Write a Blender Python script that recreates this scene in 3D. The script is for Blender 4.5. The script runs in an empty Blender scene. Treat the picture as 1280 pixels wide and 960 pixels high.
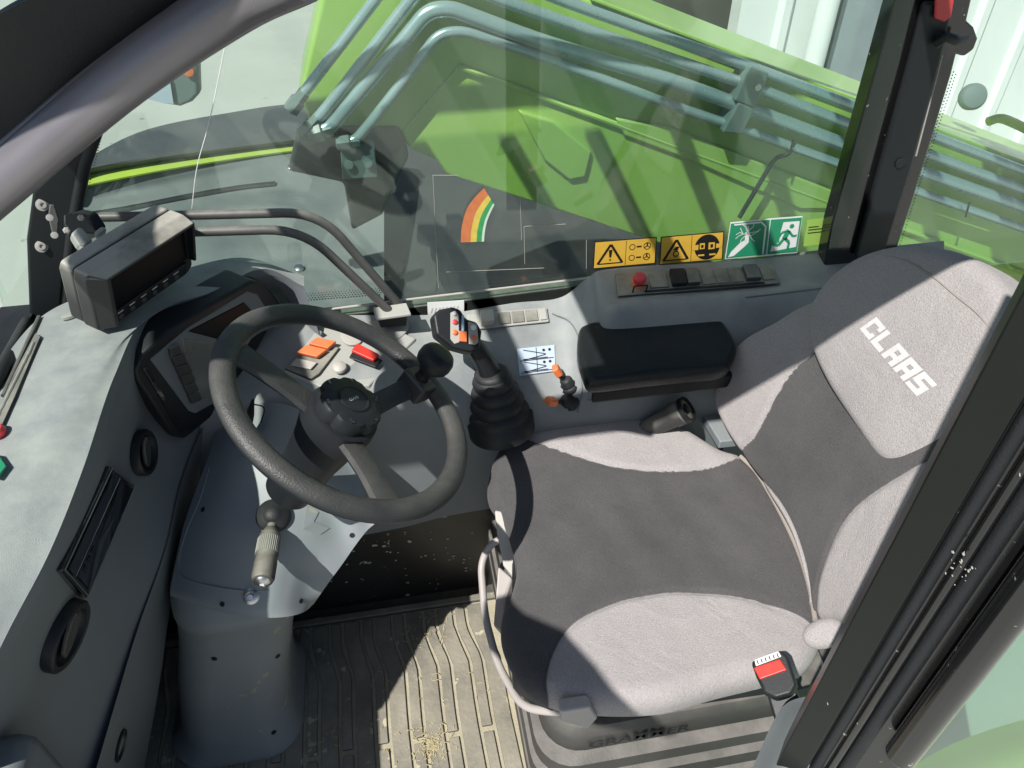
import bpy, bmesh, math, random
from mathutils import Vector as V, Matrix
from mathutils.bvhtree import BVHTree
R = math.radians
random.seed(7)
sc = bpy.context.scene
col = sc.collection
# ------------------------------------------------------------------ camera
FPX = 930.0; TH = R(40); PS = R(10)
CAM = V((0, 0, 1.5))
fw = V((math.sin(PS)*math.cos(TH), math.cos(PS)*math.cos(TH), -math.sin(TH)))
rt = V((math.cos(PS), -math.sin(PS), 0)); up = rt.cross(fw)
cd = bpy.data.cameras.new('camera'); cam = bpy.data.objects.new('camera', cd); col.objects.link(cam)
cd.sensor_width = 36; cd.lens = 36*FPX/1280; cd.clip_start = .02; cd.clip_end = 500
m = Matrix((rt, up, -fw)).transposed().to_4x4(); m.translation = CAM; cam.matrix_world = m
sc.camera = cam
sc.render.resolution_x = 1024; sc.render.resolution_y = 768

def ray(x, y): return fw + rt*((x-640)/FPX) - up*((y-480)/FPX)
def at(x, y, ax, v):
    d = ray(x, y); i = 'xyz'.index(ax); return CAM + d*((v-CAM[i])/d[i])
def az(x, y, z): return at(x, y, 'z', z)
def ay(x, y, yy): return at(x, y, 'y', yy)
def pl(x, y, p0, n):
    d = ray(x, y); return CAM + d*((V(p0)-CAM).dot(n)/d.dot(n))
def dist(x, y, t): return CAM + ray(x, y).normalized()*t

# ------------------------------------------------------------------ materials
def nodes(name):
    m = bpy.data.materials.new(name); m.use_nodes = True
    nt = m.node_tree; b = nt.nodes['Principled BSDF']; return m, nt, b
def N(nt, t, **k):
    n = nt.nodes.new(t)
    for a, v in k.items():
        if a in n.inputs: n.inputs[a].default_value = v
        else: setattr(n, a, v)
    return n
def L(nt, a, b): nt.links.new(a, b)
def mat(name, c, rough=.5, metal=0, bump=0, bscale=300, var=.15, vscale=8, dust=0, dcol=(.36,.34,.27), spots=0, scol=(.5,.48,.38), sscale=60, spec=.5, coat=0, dscale=14, dmin=.15, emit=0, sheen=0):
    m, nt, b = nodes(name)
    b.inputs['Roughness'].default_value = rough; b.inputs['Metallic'].default_value = metal
    b.inputs['Specular IOR Level'].default_value = spec; b.inputs['Coat Weight'].default_value = coat
    b.inputs['Sheen Weight'].default_value = sheen
    g = nt.nodes.new('ShaderNodeNewGeometry'); pos = g.outputs['Position']
    n1 = N(nt, 'ShaderNodeTexNoise'); n1.inputs['Scale'].default_value = vscale; n1.inputs['Detail'].default_value = 6; L(nt, pos, n1.inputs['Vector'])
    mx = N(nt, 'ShaderNodeMixRGB'); mx.inputs[1].default_value = (*[v*(1-var) for v in c], 1); mx.inputs[2].default_value = (*[min(1, v*(1+var)) for v in c], 1)
    L(nt, n1.outputs['Fac'], mx.inputs[0]); out = mx.outputs[0]
    if dust:
        n2 = N(nt, 'ShaderNodeTexNoise'); n2.inputs['Scale'].default_value = dscale; n2.inputs['Detail'].default_value = 9; n2.inputs['Roughness'].default_value = .65; L(nt, pos, n2.inputs['Vector'])
        sp = N(nt, 'ShaderNodeSeparateXYZ'); L(nt, g.outputs['Normal'], sp.inputs[0])
        mr = N(nt, 'ShaderNodeMapRange'); mr.inputs['From Min'].default_value = .1; mr.inputs['From Max'].default_value = 1; mr.inputs['To Min'].default_value = dmin; L(nt, sp.outputs['Z'], mr.inputs['Value'])
        r2 = N(nt, 'ShaderNodeMapRange'); r2.inputs['From Min'].default_value = .3; r2.inputs['From Max'].default_value = .72; r2.inputs['To Max'].default_value = dust; r2.inputs['To Min'].default_value = dust*.3; L(nt, n2.outputs['Fac'], r2.inputs['Value'])
        mu = N(nt, 'ShaderNodeMath', operation='MULTIPLY'); L(nt, mr.outputs[0], mu.inputs[0]); L(nt, r2.outputs[0], mu.inputs[1])
        m2 = N(nt, 'ShaderNodeMixRGB'); m2.inputs[2].default_value = (*dcol, 1); L(nt, mu.outputs[0], m2.inputs[0]); L(nt, out, m2.inputs[1]); out = m2.outputs[0]
    if spots:
        vo = N(nt, 'ShaderNodeTexNoise'); vo.inputs['Scale'].default_value = sscale; vo.inputs['Detail'].default_value = 3; L(nt, pos, vo.inputs['Vector'])
        r3 = N(nt, 'ShaderNodeMapRange'); r3.inputs['From Min'].default_value = 1-spots; r3.inputs['From Max'].default_value = 1-spots+.03; L(nt, vo.outputs['Fac'], r3.inputs['Value'])
        m3 = N(nt, 'ShaderNodeMixRGB'); m3.inputs[2].default_value = (*scol, 1); L(nt, r3.outputs[0], m3.inputs[0]); L(nt, out, m3.inputs[1]); out = m3.outputs[0]
    L(nt, out, b.inputs['Base Color'])
    # roughness variation
    rr = N(nt, 'ShaderNodeMapRange'); rr.inputs['To Min'].default_value = max(.02, rough-.1); rr.inputs['To Max'].default_value = min(1, rough+.12); L(nt, n1.outputs['Fac'], rr.inputs['Value']); L(nt, rr.outputs[0], b.inputs['Roughness'])
    if bump:
        n4 = N(nt, 'ShaderNodeTexNoise'); n4.inputs['Scale'].default_value = bscale; n4.inputs['Detail'].default_value = 4; L(nt, pos, n4.inputs['Vector'])
        bp = N(nt, 'ShaderNodeBump'); bp.inputs['Strength'].default_value = bump; bp.inputs['Distance'].default_value = .002; L(nt, n4.outputs['Fac'], bp.inputs['Height']); L(nt, bp.outputs[0], b.inputs['Normal'])
    if emit:
        b.inputs['Emission Color'].default_value = (*c, 1); b.inputs['Emission Strength'].default_value = emit
    return m
M = {}
M['dash'] = mat('dash_plastic', (.17,.195,.21), .5, bump=.3, bscale=1100, dust=.7, dcol=(.46,.47,.43), dscale=20)
M['dashface'] = mat('dash_face_plastic', (.13,.15,.165), .55, bump=.3, bscale=1100, dust=.2, dcol=(.35,.35,.31))
M['console'] = mat('console_plastic', (.14,.16,.175), .5, bump=.25, bscale=900, dust=.6, dcol=(.44,.45,.41), dscale=12)
M['consoledark'] = mat('console_dark_plastic', (.10,.115,.125), .5, bump=.2, bscale=900, dust=.3, dcol=(.3,.3,.27))
M['column'] = mat('column_plastic', (.23,.255,.27), .42, bump=.2, bscale=1100, dust=.25, dcol=(.38,.38,.35), dscale=8)
M['columnlow'] = mat('column_lower_plastic', (.21,.235,.25), .5, bump=.2, bscale=1100, dust=.35, dcol=(.36,.35,.28), spots=.34, scol=(.33,.31,.23), sscale=30)
M['black'] = mat('black_plastic', (.012,.014,.017), .42, bump=.15, bscale=700, dust=.05, dcol=(.26,.26,.24), spec=.3)
M['blackdust'] = mat('dusty_black_plastic', (.028,.029,.03), .5, bump=.2, bscale=600, dust=.9, dcol=(.36,.35,.29), dscale=18, dmin=.06)
M['gloss'] = mat('gloss_black', (.008,.008,.009), .16, coat=.6, dust=.04, spots=.28, scol=(.3,.3,.26), sscale=110)
M['pillarpaint'] = mat('pillar_paint', (.008,.010,.009), .3, dust=.05, spec=.25)
M['rubber'] = mat('rubber', (.012,.014,.017), .5, bump=.3, bscale=400, dust=.10, dcol=(.3,.29,.26), spec=.35)
M['leather'] = mat('vinyl', (.009,.011,.013), .3, bump=.5, bscale=350, dust=.03, dcol=(.2,.22,.18), spec=.35)
M['wheel'] = mat('wheel_polyurethane', (.016,.019,.023), .4, bump=.5, bscale=420, dust=.40, dcol=(.25,.24,.21), dscale=14, dmin=.05, spec=.4)
M['metal'] = mat('zinc_metal', (.6,.6,.6), .3, metal=1)
M['bar'] = mat('painted_bar', (.40,.37,.36), .45, dust=.3)
M['rail'] = mat('dusty_rail', (.05,.05,.05), .4, dust=.5, dcol=(.36,.36,.32), dscale=30, dmin=.08)
M['platepaint'] = mat('plate_paint', (.34,.35,.33), .5, dust=.4)
M['wallblack'] = mat('sheet_black', (.022,.021,.02), .35, dust=.1, spots=.31, scol=(.36,.36,.28), sscale=38)
M['matr'] = mat('mat_rubber', (.062,.062,.06), .75, bump=.7, bscale=120, dust=1.0, dcol=(.33,.305,.24), dscale=9, dmin=.1, spots=.35, scol=(.46,.42,.31), sscale=30)
M['matgroove'] = mat('mat_dirt', (.38,.345,.25), .9, bump=.7, bscale=200, var=.35, vscale=30)
M['floor'] = mat('floor_paint', (.03,.03,.03), .6, dust=.3)
M['bellows'] = mat('bellows_rubber', (.032,.032,.032), .5, bump=.2, dust=.6, dcol=(.34,.32,.29), dscale=12, dmin=.2)
M['plasticlight'] = mat('light_grey_plastic', (.42,.40,.37), .5, dust=.3)
M['orange'] = mat('orange_plastic', (.75,.16,.035), .4, dust=.25)
M['red'] = mat('red_plastic', (.62,.02,.012), .3, dust=.1)
M['pinkred'] = mat('faded_red_plastic', (.6,.05,.06), .4)
M['white'] = mat('white_print', (.75,.75,.75), .5)
M['greyprint'] = mat('grey_print', (.60,.58,.58), .85, var=.2, vscale=60, spots=.3, scol=(.38,.36,.36), sscale=220)
M['yellow'] = mat('yellow_sticker', (.66,.39,.03), .4, var=.18, vscale=25, dust=.8, dcol=(.5,.45,.3), dscale=30)
M['green'] = mat('green_sticker', (.0,.24,.11), .4, var=.25, vscale=25, dust=.7, dcol=(.3,.45,.36), dscale=30)
M['ink'] = mat('black_ink', (.01,.01,.01), .4)
M['lime'] = mat('lime_paint', (.28,.49,.06), .36, bump=.2, bscale=60, var=.12, vscale=5, dust=.4, dcol=(.5,.54,.36), dscale=9, dmin=.5, coat=.15)
M['limeband'] = mat('yellow_lime_paint', (.36,.5,.03), .35, var=.12, dust=.3, dcol=(.5,.5,.36), dscale=5)
M['pipe'] = mat('painted_pipe', (.34,.45,.48), .26, metal=.45, var=.06, vscale=12, dust=.15)
M['clamp'] = mat('clamp_steel', (.12,.17,.17), .45, dust=.2)
M['chassis'] = mat('chassis_paint', (.018,.021,.025), .55, dust=.14, dcol=(.2,.2,.19), dscale=5)
M['hood'] = mat('hood_paint', (.10,.115,.12), .5, dust=.35, dcol=(.3,.31,.29), dscale=4)
M['hooddark'] = mat('hood_dark', (.05,.055,.06), .5, dust=.25, dcol=(.2,.2,.2), dscale=4)
M['concrete'] = mat('yard_concrete', (.36,.37,.34), .9, bump=.4, bscale=30, var=.2, vscale=1.2, dust=.35, dcol=(.47,.47,.43), dscale=2.5, spots=.30, scol=(.24,.24,.22), sscale=9)
M['wall'] = mat('white_sheet', (.78,.8,.79), .45, var=.04, vscale=2)
M['greywall'] = mat('grey_sheet', (.28,.31,.34), .5)
M['brown'] = mat('dark_brown_sheet', (.05,.035,.03), .6, var=.3)
M['monitor'] = mat('dusty_monitor_case', (.03,.031,.032), .5, bump=.25, bscale=600, dust=1.6, dcol=(.42,.40,.35), dscale=10, dmin=.0)
M['frame'] = mat('worn_grey_frame', (.19,.18,.195), .28, metal=.45, dust=.3, dcol=(.35,.33,.33), dscale=8, var=.3)
M['radioglass'] = mat('radio_face', (.01,.012,.013), .06, spec=1, coat=1)
M['screen'] = mat('dark_screen', (.006,.007,.008), .35, spec=.12)
M['lcd'] = mat('unlit_display', (.13,.135,.125), .3, dust=.1)
M['stick1'] = mat('orange_band', (.62,.2,.08), .4, var=.2, vscale=90)
M['stick2'] = mat('yellow_band', (.7,.55,.1), .4, var=.2, vscale=90)
M['stick3'] = mat('green_band', (.05,.35,.12), .4, var=.3, vscale=90)
M['stick4'] = mat('pale_band', (.6,.72,.6), .4)
M['straw'] = mat('straw', (.5,.43,.24), .8, var=.3, vscale=60)
M['bluewhite'] = mat('blue_grey_label', (.42,.5,.6), .35)
M['beige'] = mat('seam_piping', (.30,.26,.235), .95, dust=.3, bump=.5, bscale=500)
M['bluebutton'] = mat('pale_blue_button', (.35,.5,.65), .4)
M['leaf'] = mat('green_tag', (.02,.24,.12), .45)

def fabric():
    m, nt, b = nodes('seat_fabric'); b.inputs['Roughness'].default_value = .95; b.inputs['Specular IOR Level'].default_value = .15; b.inputs['Sheen Weight'].default_value = .12
    g = nt.nodes.new('ShaderNodeNewGeometry'); pos = g.outputs['Position']
    a = N(nt, 'ShaderNodeAttribute', attribute_name='seam')
    mr = N(nt, 'ShaderNodeMapRange'); mr.inputs['From Min'].default_value = -.0012; mr.inputs['From Max'].default_value = .0012; L(nt, a.outputs['Fac'], mr.inputs['Value'])
    n = N(nt, 'ShaderNodeTexNoise'); n.inputs['Scale'].default_value = 7; n.inputs['Detail'].default_value = 8; n.inputs['Roughness'].default_value = .6; L(nt, pos, n.inputs['Vector'])
    nf = N(nt, 'ShaderNodeTexNoise'); nf.inputs['Scale'].default_value = 480; nf.inputs['Detail'].default_value = 2; L(nt, pos, nf.inputs['Vector'])
    def ramp(c1, c2):
        r = N(nt, 'ShaderNodeValToRGB'); r.color_ramp.elements[0].position = .3; r.color_ramp.elements[1].position = .7
        r.color_ramp.elements[0].color = (*c1, 1); r.color_ramp.elements[1].color = (*c2, 1); L(nt, n.outputs['Fac'], r.inputs[0]); return r
    lt = ramp((.335,.312,.312), (.385,.360,.357)); dk = ramp((.072,.070,.072), (.102,.098,.099))
    mx = N(nt, 'ShaderNodeMixRGB'); L(nt, mr.outputs[0], mx.inputs[0]); L(nt, lt.outputs[0], mx.inputs[1]); L(nt, dk.outputs[0], mx.inputs[2])
    m2 = N(nt, 'ShaderNodeMixRGB', blend_type='MULTIPLY'); m2.inputs[0].default_value = .75
    rf = N(nt, 'ShaderNodeMapRange'); rf.inputs['From Min'].default_value = .25; rf.inputs['From Max'].default_value = .75; rf.inputs['To Min'].default_value = .72; rf.inputs['To Max'].default_value = 1.2; L(nt, nf.outputs['Fac'], rf.inputs['Value'])
    L(nt, mx.outputs[0], m2.inputs[1]); L(nt, rf.outputs[0], m2.inputs[2]); L(nt, m2.outputs[0], b.inputs['Base Color'])
    w = N(nt, 'ShaderNodeTexNoise'); w.inputs['Scale'].default_value = 11; w.inputs['Detail'].default_value = 3; w.inputs['Distortion'].default_value = 1.2; L(nt, pos, w.inputs['Vector'])
    b1 = N(nt, 'ShaderNodeBump'); b1.inputs['Strength'].default_value = .5; b1.inputs['Distance'].default_value = .007; L(nt, w.outputs['Fac'], b1.inputs['Height'])
    b2 = N(nt, 'ShaderNodeBump'); b2.inputs['Strength'].default_value = .8; b2.inputs['Distance'].default_value = .0015; L(nt, nf.outputs['Fac'], b2.inputs['Height']); L(nt, b1.outputs[0], b2.inputs['Normal'])
    L(nt, b2.outputs[0], b.inputs['Normal'])
    return m
M['fabric'] = fabric()

def glass(name, tint, dusty=.05, f0=.05):
    m = bpy.data.materials.new(name); m.use_nodes = True; nt = m.node_tree; nt.nodes.clear()
    o = nt.nodes.new('ShaderNodeOutputMaterial')
    t = N(nt, 'ShaderNodeBsdfTransparent'); t.inputs[0].default_value = (*tint, 1)
    g = N(nt, 'ShaderNodeBsdfGlossy'); g.inputs['Roughness'].default_value = .01; g.inputs[0].default_value = (.95,1,.97,1)
    d = N(nt, 'ShaderNodeBsdfDiffuse'); d.inputs[0].default_value = (.62,.66,.58,1)
    ge = nt.nodes.new('ShaderNodeNewGeometry')
    dt = N(nt, 'ShaderNodeVectorMath', operation='DOT_PRODUCT'); L(nt, ge.outputs['Normal'], dt.inputs[0]); L(nt, ge.outputs['Incoming'], dt.inputs[1])
    ab = N(nt, 'ShaderNodeMath', operation='ABSOLUTE'); L(nt, dt.outputs['Value'], ab.inputs[0])
    om = N(nt, 'ShaderNodeMath', operation='SUBTRACT'); om.inputs[0].default_value = 1; L(nt, ab.outputs[0], om.inputs[1])
    pw = N(nt, 'ShaderNodeMath', operation='POWER'); pw.inputs[1].default_value = 5; L(nt, om.outputs[0], pw.inputs[0])
    mu = N(nt, 'ShaderNodeMath', operation='MULTIPLY_ADD'); mu.inputs[1].default_value = .9; mu.inputs[2].default_value = f0; L(nt, pw.outputs[0], mu.inputs[0])
    mx = N(nt, 'ShaderNodeMixShader'); L(nt, mu.outputs[0], mx.inputs[0]); L(nt, t.outputs[0], mx.inputs[1]); L(nt, g.outputs[0], mx.inputs[2])
    n = N(nt, 'ShaderNodeTexNoise'); n.inputs['Scale'].default_value = 5; n.inputs['Detail'].default_value = 9; n.inputs['Roughness'].default_value = .7; L(nt, ge.outputs['Position'], n.inputs['Vector'])
    r = N(nt, 'ShaderNodeMapRange'); r.inputs['From Min'].default_value = .35; r.inputs['From Max'].default_value = .75; r.inputs['To Min'].default_value = dusty*.4; r.inputs['To Max'].default_value = dusty*1.8; L(nt, n.outputs['Fac'], r.inputs['Value'])
    m2 = N(nt, 'ShaderNodeMixShader'); L(nt, r.outputs[0], m2.inputs[0]); L(nt, mx.outputs[0], m2.inputs[1]); L(nt, d.outputs[0], m2.inputs[2])
    L(nt, m2.outputs[0], o.inputs[0]); return m
M['glass'] = glass('side_glass', (.88,.96,.92), .03, .05)
M['clearglass'] = glass('windscreen_glass', (.93,.98,.95), .01, .03)
M['doorglass'] = glass('door_glass', (.8,.93,.87), .012, .05)

# ------------------------------------------------------------------ object helpers
def root(name, loc, label, cat, group=None):
    o = bpy.data.objects.new(name, None); o.empty_display_size = .05; col.objects.link(o); o.location = loc
    o['label'] = label; o['category'] = cat
    if group: o['group'] = group
    return o
def wloc(o):
    v = V(o.location)
    while o.parent: o = o.parent; v = v+o.location
    return v
def link(name, bm, mt, parent=None, smooth=True, ang=38, bevel=0, seg=2, label=None, cat=None, group=None, kind=None, norm=True):
    if norm: bmesh.ops.recalc_face_normals(bm, faces=bm.faces)
    if parent is not None: off = wloc(parent)
    else:
        xs = [v.co for v in bm.verts]
        off = V(((min(p.x for p in xs)+max(p.x for p in xs))/2, (min(p.y for p in xs)+max(p.y for p in xs))/2, min(p.z for p in xs)))
    c = None
    if parent is not None:   # part origin at its own centre
        xs = [v.co for v in bm.verts]; c = sum(xs, V())/len(xs)
    base = c if c is not None else off
    for v in bm.verts: v.co -= base
    for f in bm.faces: f.smooth = smooth
    if smooth:
        for e in bm.edges:
            if len(e.link_faces) == 2 and e.calc_face_angle(0) > R(ang): e.smooth = False
    me = bpy.data.meshes.new(name); bm.to_mesh(me); bm.free()
    if isinstance(mt, (list, tuple)):
        for q in mt: me.materials.append(M[q])
    else: me.materials.append(M[mt])
    o = bpy.data.objects.new(name, me); col.objects.link(o)
    if parent is not None: o.parent = parent; o.location = base-off
    else: o.location = base
    if bevel:
        b = o.modifiers.new('bevel', 'BEVEL'); b.width = bevel; b.segments = seg; b.limit_method = 'ANGLE'; b.angle_limit = R(40); b.harden_normals = True
        for e in me.edges: e.use_edge_sharp = False
    if label: o['label'] = label
    if cat: o['category'] = cat
    if group: o['group'] = group
    if kind: o['kind'] = kind
    return o
def nb(): return bmesh.new()
def cr(pts, n, closed=False):
    """Catmull-Rom resample of points to n samples"""
    P = [V(p) for p in pts]; k = len(P); out = []
    segs = k if closed else k-1
    cnt = n if closed else n-1
    for i in range(n):
        t = i/cnt*segs; s = min(int(t), segs-1); u = t-s
        g = (lambda j: P[j % k]) if closed else (lambda j: P[max(0, min(k-1, j))])
        a, b, c, d = g(s-1), g(s), g(s+1), g(s+2)
        if not closed:
            if s == 0: a = b*2-c
            if s+1 == k-1: d = c*2-b
        out.append(.5*((2*b)+(-a+c)*u+(2*a-5*b+4*c-d)*u*u+(-a+3*b-3*c+d)*u**3))
    return out
def loft(rows, nu=32, nv=32, thick=0, bm=None, smooth_rows=True):
    bm = bm or nb()
    rr = [cr(r, nu) for r in rows]
    cols = [cr([r[i] for r in rr], nv) if smooth_rows else [r[i] for r in rr] for i in range(nu)]
    nv = len(cols[0])
    g = [[bm.verts.new(cols[i][j]) for j in range(nv)] for i in range(nu)]
    fs = [bm.faces.new((g[i][j], g[i+1][j], g[i+1][j+1], g[i][j+1])) for i in range(nu-1) for j in range(nv-1)]
    if thick:
        bm.normal_update()
        s = sum((1 if f.normal.dot(CAM-f.calc_center_median()) > 0 else -1) for f in fs)
        if s < 0: bmesh.ops.reverse_faces(bm, faces=fs); bm.normal_update()
        r = bmesh.ops.solidify(bm, geom=fs, thickness=thick)
    return bm
def box(c, s, bm=None, rot=None):
    bm = bm or nb()
    mt = Matrix.Translation(V(c))
    if rot is not None: mt = mt @ rot.to_4x4()
    r = bmesh.ops.create_cube(bm, size=1, matrix=mt @ Matrix.Diagonal((*s, 1))); return bm
def prism(pts, d, bm=None):
    """closed polygon extruded by vector d"""
    bm = bm or nb(); a = [bm.verts.new(V(p)) for p in pts]; b = [bm.verts.new(V(p)+V(d)) for p in pts]
    n = len(a); bm.faces.new(a); bm.faces.new(b[::-1])
    for i in range(n): bm.faces.new((a[i], b[i], b[(i+1) % n], a[(i+1) % n]))
    return bm
def tube(pts, r, n=12, bm=None, smooth=0, cap=True, radii=None, flat=1):
    bm = bm or nb(); P = [V(p) for p in pts]
    if smooth: P = fillet(P, smooth)
    if radii: rad = [cr([(q, 0, 0) for q in radii], len(P))[i].x for i in range(len(P))]
    rings = []; prev = None
    for i, p in enumerate(P):
        t = (P[min(i+1, len(P)-1)]-P[max(i-1, 0)]).normalized()
        if prev is None: a = t.orthogonal().normalized()
        else: a = (prev-t*prev.dot(t)).normalized()
        prev = a; b = t.cross(a); q = rad[i] if radii else r
        rings.append([bm.verts.new(p+a*math.cos(2*math.pi*k/n)*q+b*math.sin(2*math.pi*k/n)*q*flat) for k in range(n)])
    for i in range(len(rings)-1):
        for k in range(n): bm.faces.new((rings[i][k], rings[i][(k+1) % n], rings[i+1][(k+1) % n], rings[i+1][k]))
    if cap: bm.faces.new(rings[0][::-1]); bm.faces.new(rings[-1])
    return bm
def fillet(P, r, n=7):
    out = [P[0]]
    for i in range(1, len(P)-1):
        a, b, c = P[i-1], P[i], P[i+1]
        d1 = (a-b); d2 = (c-b); q = min(r, d1.length*.48, d2.length*.48)
        s, e = b+d1.normalized()*q, b+d2.normalized()*q
        for k in range(n+1):
            t = k/n; out.append(s*(1-t)**2+b*2*t*(1-t)+e*t*t)
    out.append(P[-1]); return out
def lathe(prof, o, ax, n=32, bm=None, flat=1, xdir=None):
    """prof: list of (radius, height) along axis"""
    bm = bm or nb(); o = V(o); ax = V(ax).normalized()
    a = (V(xdir)-ax*V(xdir).dot(ax)).normalized() if xdir else ax.orthogonal().normalized(); b = ax.cross(a); rings = []
    for r, h in prof:
        if r < 1e-6: rings.append([bm.verts.new(o+ax*h)])
        else: rings.append([bm.verts.new(o+ax*h+a*r*math.cos(2*math.pi*k/n)+b*r*flat*math.sin(2*math.pi*k/n)) for k in range(n)])
    for i in range(len(rings)-1):
        A, B = rings[i], rings[i+1]
        if len(A) == 1 and len(B) == 1: continue
        for k in range(n):
            k2 = (k+1) % n
            if len(A) == 1: bm.faces.new((A[0], B[k2], B[k]))
            elif len(B) == 1: bm.faces.new((A[k], A[k2], B[0]))
            else: bm.faces.new((A[k], A[k2], B[k2], B[k]))
    if len(rings[0]) > 1: bm.faces.new(rings[0][::-1])
    if len(rings[-1]) > 1: bm.faces.new(rings[-1])
    return bm
def text(s, o, u, v, size, thick=.0008, bm=None, shear=0, bold=0, sx=1):
    """text with baseline start o, reading direction u, up v, cap height size"""
    c = bpy.data.curves.new('t', 'FONT'); c.body = s; c.size = 1; c.offset = bold
    ob = bpy.data.objects.new('t', c); col.objects.link(ob); bpy.context.view_layer.update()
    me = bpy.data.meshes.new_from_object(ob.evaluated_get(bpy.context.evaluated_depsgraph_get()))
    bpy.data.objects.remove(ob); bm = bm or nb(); u = V(u).normalized(); v = V(v).normalized(); nn = u.cross(v).normalized()
    k = size/.7; vs = [bm.verts.new(V(o)+u*(p.co.x*k*sx+shear*p.co.y*k)+v*p.co.y*k+nn*thick) for p in me.vertices]
    for f in me.polygons:
        try: bm.faces.new([vs[i] for i in f.vertices])
        except Exception: pass
    bpy.data.meshes.remove(me)
    return bm
def bvh(bm): bm.normal_update(); return BVHTree.FromBMesh(bm)
def hit(t, x, y, lift=0):
    d = ray(x, y).normalized(); p, n, i, ds = t.ray_cast(CAM, d)
    if p is None:
        print('MISS', x, y); return CAM+d*1.2, -d
    if n.dot(d) > 0: n = -n
    return p+n*lift, n
def decal(t, poly, lift=.0015, thick=.0, bm=None):
    """polygon draped (flat) on a surface at hit points"""
    bm = bm or nb(); P = []; ns = V()
    for q in poly: p, n = hit(t, q[0], q[1], lift); P.append(p); ns += n
    ns.normalize()
    if thick: return prism([p+ns*thick for p in P], -ns*(thick+.002+lift), bm)
    vs = [bm.verts.new(p) for p in P]; bm.faces.new(vs); return bm
def sdist(p, poly):
    """signed distance, positive inside, 2D"""
    x, y = p; ins = False; best = 1e9; n = len(poly)
    for i in range(n):
        x1, y1 = poly[i]; x2, y2 = poly[(i+1) % n]
        if (y1 > y) != (y2 > y) and x < (x2-x1)*(y-y1)/(y2-y1)+x1: ins = not ins
        dx, dy = x2-x1, y2-y1; l = dx*dx+dy*dy
        t = max(0, min(1, ((x-x1)*dx+(y-y1)*dy)/l)) if l else 0
        d = (x-x1-t*dx)**2+(y-y1-t*dy)**2
        best = min(best, d)
    d = math.sqrt(best); return d if ins else -d
def pillow(outline, plane, thick, bulge, edge=.02, name='x', parent=None, dark=None, n=150, rings=46, groove=.006, hfun=None, mt='fabric', label=None, ctr=None, back=0):
    """outline: px points on plane (p0,n). Rounded cushion standing proud of the plane's back by thick."""
    p0, nn = V(plane[0]), V(plane[1]).normalized()
    if nn.dot(CAM-p0) < 0: nn = -nn
    O = cr([pl(x, y, p0, nn) for x, y in outline], n, True)
    e1 = nn.orthogonal().normalized(); e2 = nn.cross(e1)
    to2 = lambda p: ((p-p0).dot(e1), (p-p0).dot(e2))
    dk = None
    if dark: dk = [to2(p) for p in cr([pl(x, y, p0, nn) for x, y in dark], 90, True)]
    c = pl(*ctr, p0, nn) if ctr else sum(O, V())/len(O)
    bm = nb(); lay = bm.verts.layers.float.new('seam'); rows = []
    svals = [1-(.5*(1-math.cos(math.pi*min(1, i/8)))*.07 if i < 8 else .07+.93*((i-8)/(rings-8))) for i in range(rings)]
    for s in svals:
        row = []
        for p in O:
            q = c+(p-c)*s; dd = (p-q).length
            h = bulge*(1-s*s)
            if dd < edge: h -= edge*(1-math.sqrt(max(0, 1-(1-dd/edge)**2)))
            sv = sdist(to2(q), dk) if dk else 1
            if dk: h -= groove*math.exp(-(sv/.004)**2)
            if hfun: h += hfun(q, s)
            v = bm.verts.new(q+nn*h); v[lay] = sv; row.append(v)
        rows.append(row)
    # side walls down
    side = []
    for k, (dz, sh) in enumerate(((.15, .998), (.5, .985), (.85, .965), (1, .93))):
        r = []
        for i, p in enumerate(O):
            q = c+(p-c)*sh; v = bm.verts.new(q-nn*(edge+dz*(thick-edge))); v[lay] = rows[0][i][lay] if dk else 1; r.append(v)
        side.append(r)
    rows = side[::-1]+rows
    for a, b in zip(rows, rows[1:]):
        for i in range(n):
            j = (i+1) % n; bm.faces.new((a[i], a[j], b[j], b[i]))
    bm.faces.new(rows[0][::-1])
    last = rows[-1]
    bmesh.ops.pointmerge(bm, verts=last, merge_co=sum((v.co for v in last), V())/len(last))
    o = link(name, bm, mt, parent, ang=80)
    if label: o['label'] = label
    return o, O, c

# ================================================================== SETTING
GZ = -.9
bm = box((0, 4, GZ-.1), (160, 160, .2)); link('ground', bm, 'concrete', kind='structure')
bm = box((.03, .755, -.02), (1.66, .93, .04)); link('cab_floor', bm, 'floor', kind='structure')

# ------------------------------------------------------------------ floor mat
FM = root('floor_mat', az(500, 850, .0), 'worn ribbed rubber floor mat covered in pale dirt in front of the seat', 'floor mat')
x0, x1, y0, y1 = -.62, .145, .32, 1.005
bm = nb(); prism([(x0, y0, .001), (x1, y0, .001), (x1+.02, y1, .001), (x0, y1, .001)], (0, 0, .009), bm); link('mat_base', bm, 'matgroove', FM)
def kink(y):
    t = max(0, min(1, (y-.84)/.1)); return -.022*(t*t*(3-2*t)) + .018*(1-max(0, min(1, (y-.33)/.4)))
bm = nb(); xx = x0+.02; k = 0
while xx < x1-.02:
    w = .020 if k % 2 else .033
    spans = [(.34, .69), (.702, .985)] if k % 2 else [(.34, .985)]
    for a, b in spans:
        ys = [a+(b-a)*i/14 for i in range(15)]
        Lp = [(xx+kink(y), y) for y in ys]; Rp = [(xx+w+kink(y), y) for y in ys]
        pts = [(p[0], p[1], .009) for p in Lp]+[(p[0], p[1], .009) for p in Rp[::-1]]
        # rounded ends
        prism(pts, (0, 0, .0065), bm)
    xx += w+.008; k += 1
link('tread_strips', bm, 'matr', FM, bevel=.0015)
bm = nb(); box(((x0+x1)/2, 1.0, .011), (x1-x0, .018, .016), bm); box((x1+.004, .665, .011), (.016, .69, .016), bm)
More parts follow.
